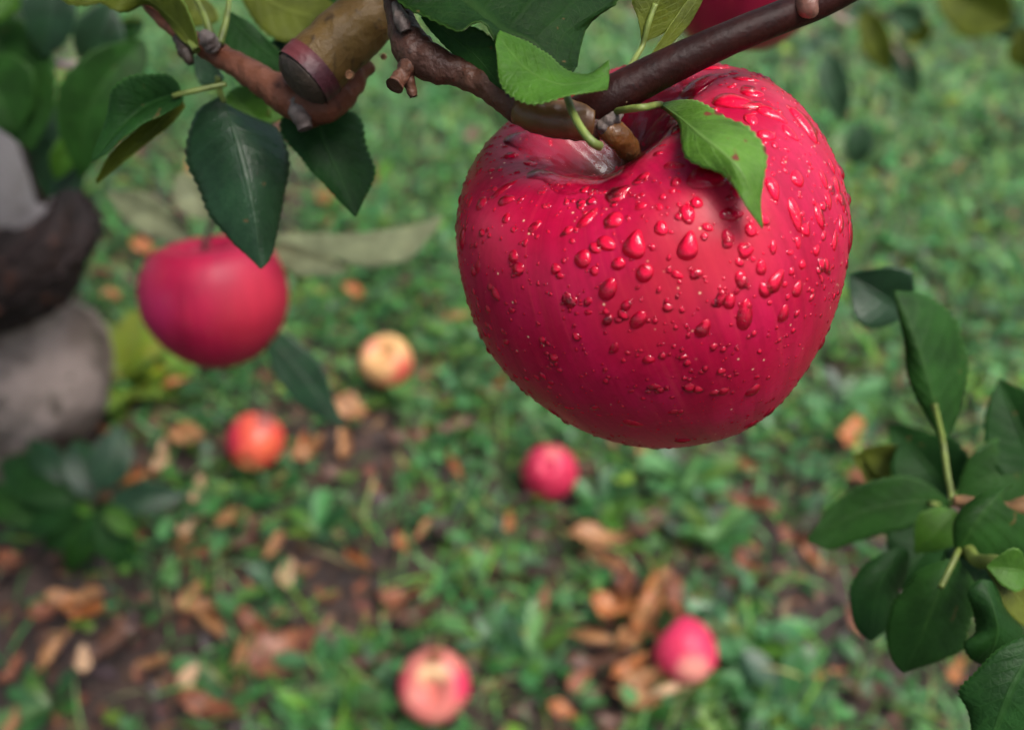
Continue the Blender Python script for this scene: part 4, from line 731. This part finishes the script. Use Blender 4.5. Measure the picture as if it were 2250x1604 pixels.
# ---- leafy branch on the right ------------------------------------------------------------------------------------
rb = empty('leafy_branch', P(2150, 1150, .25), 'branch of broad dark green leaves hanging at the lower right', 'branch')
tube('stem', px([(2330, 1080, .24), (2250, 1110, .243), (2200, 1120, .246), (2130, 1105, .25), (2095, 1100, .252)]), [.0026, .0024, .0022, .002, .0016], M['petiole_red'], rb, lump=.05)
tube('stem', px([(2330, 1290, .215), (2250, 1262, .22), (2190, 1236, .225), (2140, 1225, .235), (2105, 1150, .25)]), [.0022, .0022, .002, .0018, .0015], M['petiole'], rb, lump=.04)
Z = .262
leaf(rb, px([(2072, 972, Z), (2050, 880, Z-.003), (2015, 760, Z-.003), (1966, 640, Z)]), px([(2066, 966, Z), (2035, 915, Z), (2002, 840, Z), (1985, 760, Z), (1974, 700, Z), (1964, 642, Z)]), px([(2082, 962, Z), (2112, 905, Z+.006), (2126, 830, Z+.008), (2115, 758, Z+.008), (2088, 690, Z+.006), (2040, 652, Z+.003), (1968, 638, Z)]), 'leaf_mid', 'leaf_under', N=40, bulge=.06, flip=True, petiole=px([(2092, 1098, .252), (2080, 1030, .258), (2072, 972, Z), (2052, 885, Z-.003)]), pr=.0009, label='upright broad leaf with its tip up, right of the big apple')
oval_leaf(rb, (1995, 690), (1865, 605), .022, .30, .30, 'leaf_teal', 'leaf_under', N=26)
Z = .29
leaf(rb, px([(2092, 1108, Z), (1990, 1105, Z), (1880, 1130, Z), (1775, 1185, Z)]), px([(2085, 1122, Z), (2020, 1145, Z), (1920, 1180, Z), (1830, 1205, Z), (1775, 1190, Z)]), px([(2080, 1095, Z), (2020, 1055, Z), (1930, 1050, Z), (1840, 1100, Z), (1774, 1180, Z)]), 'leaf_mid', 'leaf_under', N=36, flip=True, petiole=px([(2110, 1108, .27), (2092, 1108, Z), (2040, 1106, Z-.001)]), pr=.0008)
Z = .24
leaf(rb, px([(2225, 1062, Z), (2170, 1110, Z-.003), (2130, 1165, Z-.003), (2100, 1215, Z)]), px([(2215, 1064, Z), (2150, 1088, Z), (2106, 1120, Z), (2096, 1165, Z), (2098, 1215, Z)]), px([(2228, 1066, Z), (2186, 1098, Z), (2195, 1130, Z), (2300, 1160, Z+.002), (2320, 1250, Z+.003), (2200, 1245, Z), (2110, 1225, Z)]), 'leaf_mid', 'leaf_under', N=40, bulge=.05, flip=False, label='broad leaf with a notched base at the right edge')
Z = .262
leaf(rb, px([(1990, 1205, Z), (1945, 1260, Z-.002), (1920, 1330, Z-.002), (1914, 1406, Z)]), px([(1975, 1202, Z), (1925, 1222, Z), (1885, 1255, Z), (1868, 1312, Z), (1878, 1372, Z), (1910, 1408, Z)]), px([(1998, 1215, Z), (1990, 1255, Z+.004), (1974, 1305, Z+.005), (1962, 1360, Z+.003), (1918, 1408, Z)]), 'leaf_dark', 'leaf_under', N=36, bulge=.08, flip=False)
Z = .236
leaf(rb, px([(2098, 1226, Z), (2062, 1300, Z-.003), (2025, 1390, Z-.003), (1988, 1476, Z)]), px([(2080, 1228, Z), (2010, 1258, Z+.002), (1968, 1320, Z+.003), (1950, 1395, Z+.003), (1958, 1450, Z+.001), (1986, 1478, Z)]), px([(2110, 1232, Z), (2138, 1290, Z+.002), (2142, 1350, Z+.003), (2125, 1412, Z+.002), (2070, 1445, Z), (1990, 1476, Z)]), 'leaf_mid', 'leaf_under', N=44, bulge=.06, flip=False, petiole=px([(2120, 1180, .245), (2108, 1205, .24), (2098, 1226, Z), (2066, 1292, Z-.0028)]), pr=.0008, label='broad matt leaf in the middle of the right-hand branch')
Z = .212
leaf(rb, px([(2162, 1272, Z), (2180, 1330, Z-.003), (2190, 1390, Z-.003), (2165, 1458, Z)]), px([(2150, 1274, Z), (2127, 1300, Z), (2140, 1350, Z+.001), (2141, 1388, Z+.001), (2120, 1412, Z), (2126, 1442, Z), (2160, 1460, Z)]), px([(2178, 1276, Z), (2204, 1330, Z+.002), (2245, 1392, Z+.003), (2225, 1428, Z+.002), (2170, 1458, Z)]), 'leaf_dark', 'leaf_under', N=36, bulge=.12, flip=False, label='narrow dark glossy leaf with a bright streak of reflection')
leaf(rb, px([(2168, 1242, .218), (2225, 1300, .217), (2300, 1400, .217)]), px([(2165, 1246, .218), (2195, 1300, .216), (2222, 1350, .215), (2290, 1410, .216)]), px([(2172, 1238, .218), (2240, 1270, .219), (2330, 1360, .219)]), 'leaf_olive', 'leaf_dark', N=34, flip=False)
Z = .198
leaf(rb, px([(2300, 1380, Z), (2230, 1490, Z-.003), (2200, 1560, Z-.003), (2150, 1690, Z)]), px([(2290, 1374, Z), (2205, 1418, Z), (2160, 1462, Z), (2114, 1502, Z), (2108, 1532, Z), (2128, 1575, Z), (2150, 1690, Z)]), px([(2310, 1380, Z), (2420, 1480, Z), (2400, 1600, Z), (2280, 1700, Z), (2155, 1695, Z)]), 'leaf_dark', 'leaf_under', N=60, bulge=.04, flip=False, label='nearest dark leaf, crinkled, in the bottom corner')
oval_leaf(rb, (2090, 1090), (1985, 955), .026, .30, .31, 'leaf_dark', 'leaf_under', N=26)
oval_leaf(rb, (2060, 1080), (1875, 1000), .022, .315, .32, 'leaf_olive', 'leaf_under', N=26)
oval_leaf(rb, (2270, 1000), (2105, 1085), .020, .285, .285, 'leaf_mid', 'leaf_under', N=26)
oval_leaf(rb, (2200, 1225), (2085, 1345), .022, .255, .25, 'leaf_dark', 'leaf_under', N=26)
oval_leaf(rb, (2075, 1130), (1975, 1290), .024, .295, .285, 'leaf_dark', 'leaf_under', N=26)
oval_leaf(rb, (2300, 1090), (2195, 830), .022, .28, .29, 'leaf_dark', 'leaf_under', N=26)
oval_leaf(rb, (2260, 980), (2165, 1010), .016, .30, .3, 'leaf_mid', 'leaf_under', N=26)
oval_leaf(rb, (2040, 1060), (1890, 985), .014, .31, .32, 'leaf_olive', 'leaf_under', N=26)
oval_leaf(rb, (2080, 1050), (1950, 930), .016, .33, .34, 'leaf_dark', 'leaf_under', N=26)
oval_leaf(rb, (2100, 1120), (2010, 1215), .012, .27, .27, 'leaf_fresh', 'leaf_under', N=26)
oval_leaf(rb, (2260, 1255), (2170, 1245), .010, .215, .215, 'leaf_fresh', 'leaf_under', N=22)

# ---- dark sucker leaves at the foot of the trunk -----------------------------------------------------------------------
su = empty('root_sucker', G(190, 1120), 'low sucker shoot of dark blue-green leaves at the foot of the trunk', 'plant')
gz_ = depth_of(G(190, 1110, .06))
tube('stem', [G(185, 1140), G(190, 1105, .05), G(200, 1075, .10)], [.004, .0035, .002], M['bark_spur'], su, lump=.05)
for (a, b, wd, tp) in [((205, 1095), (165, 960), .045, 'leaf_teal'), ((225, 1075), (268, 930), .045, 'leaf_teal'), ((180, 1090), (-10, 1010), .055, 'leaf_dark'), ((240, 1100), (415, 1085), .036, 'leaf_teal'), ((210, 1130), (90, 1205), .040, 'leaf_dark'), ((225, 1130), (290, 1255), .040, 'leaf_dark'), ((170, 1105), (10, 1160), .045, 'leaf_dark'), ((200, 1140), (150, 1260), .03, 'leaf_mid'), ((150, 1060), (60, 960), .03, 'leaf_teal'), ((60, 1150), (-40, 1060), .04, 'leaf_mid')]:
    oval_leaf(su, a, b, wd, gz_-.03, gz_-.01, tp, 'leaf_under', N=26, fold=.12)
for (a, b, wd) in [((230, 1115), (300, 1180), .022), ((205, 1125), (165, 1110), .014)]: oval_leaf(su, a, b, wd, gz_-.035, gz_-.03, 'leaf_fresh', 'leaf_under', N=22)

run_on(rb, P(2320, 1082, .24), Vector((.75, .25, 1.1)), .0026, M['bark_spur'])
run_on(rb, P(2320, 1288, .2155), Vector((.75, .25, 1.1)), .0022, M['bark_spur'])

# ---- blurred leaves hanging at the upper right ------------------------------------------------------------------------------
hb = empty('drooping_branch', P(1950, 60, .95), 'far blurred drooping branch with scattered dark leaves at the upper right', 'branch')
tube('stem', px([(1760, -80, 1.12), (1830, 30, 1.16), (1900, 60, 1.18), (1960, 100, 1.2), (2010, 180, 1.24)]), [.004, .0035, .003, .0025, .0015], plain('far_twig', (.3, .23, .17), .6), hb)
for (a, b, wd, z, tp) in [((1895, 20), (1955, 165), .03, .93, 'leaf_olive'), ((1960, 90), (2020, 215), .025, .97, 'leaf_teal'), ((1815, 110), (1855, 275), .03, .92, 'leaf_dark'), ((1895, 270), (1880, 370), .032, 1., 'leaf_dark'), ((2060, -30), (2230, 60), .05, .8, 'leaf_olive'), ((1790, 80), (1860, 78), .02, .93, 'leaf_dark'), ((1960, 20), (2030, 60), .03, .93, 'leaf_dark'), ((2000, 40), (2035, 100), .025, .95, 'leaf_olive'), ((2240, 30), (2180, 80), .03, .85, 'leaf_dark'), ((1860, 30), (1920, 25), .025, .93, 'leaf_teal'), ((2245, 60), (2260, 160), .03, .85, 'leaf_olive'), ((1760, 120), (1800, 90), .02, .93, 'leaf_mid')]:
    oval_leaf(hb, a, b, wd*1.25, z*1.25, z*1.25+.03, 'leaf_far' if tp in ('leaf_dark', 'leaf_teal', 'leaf_mid') else tp, 'leaf_under', N=20)
run_on(hb, P(1760, -80, 1.12), Vector((.7, 1.6, 1.6)), .004, M['bark_spur'])
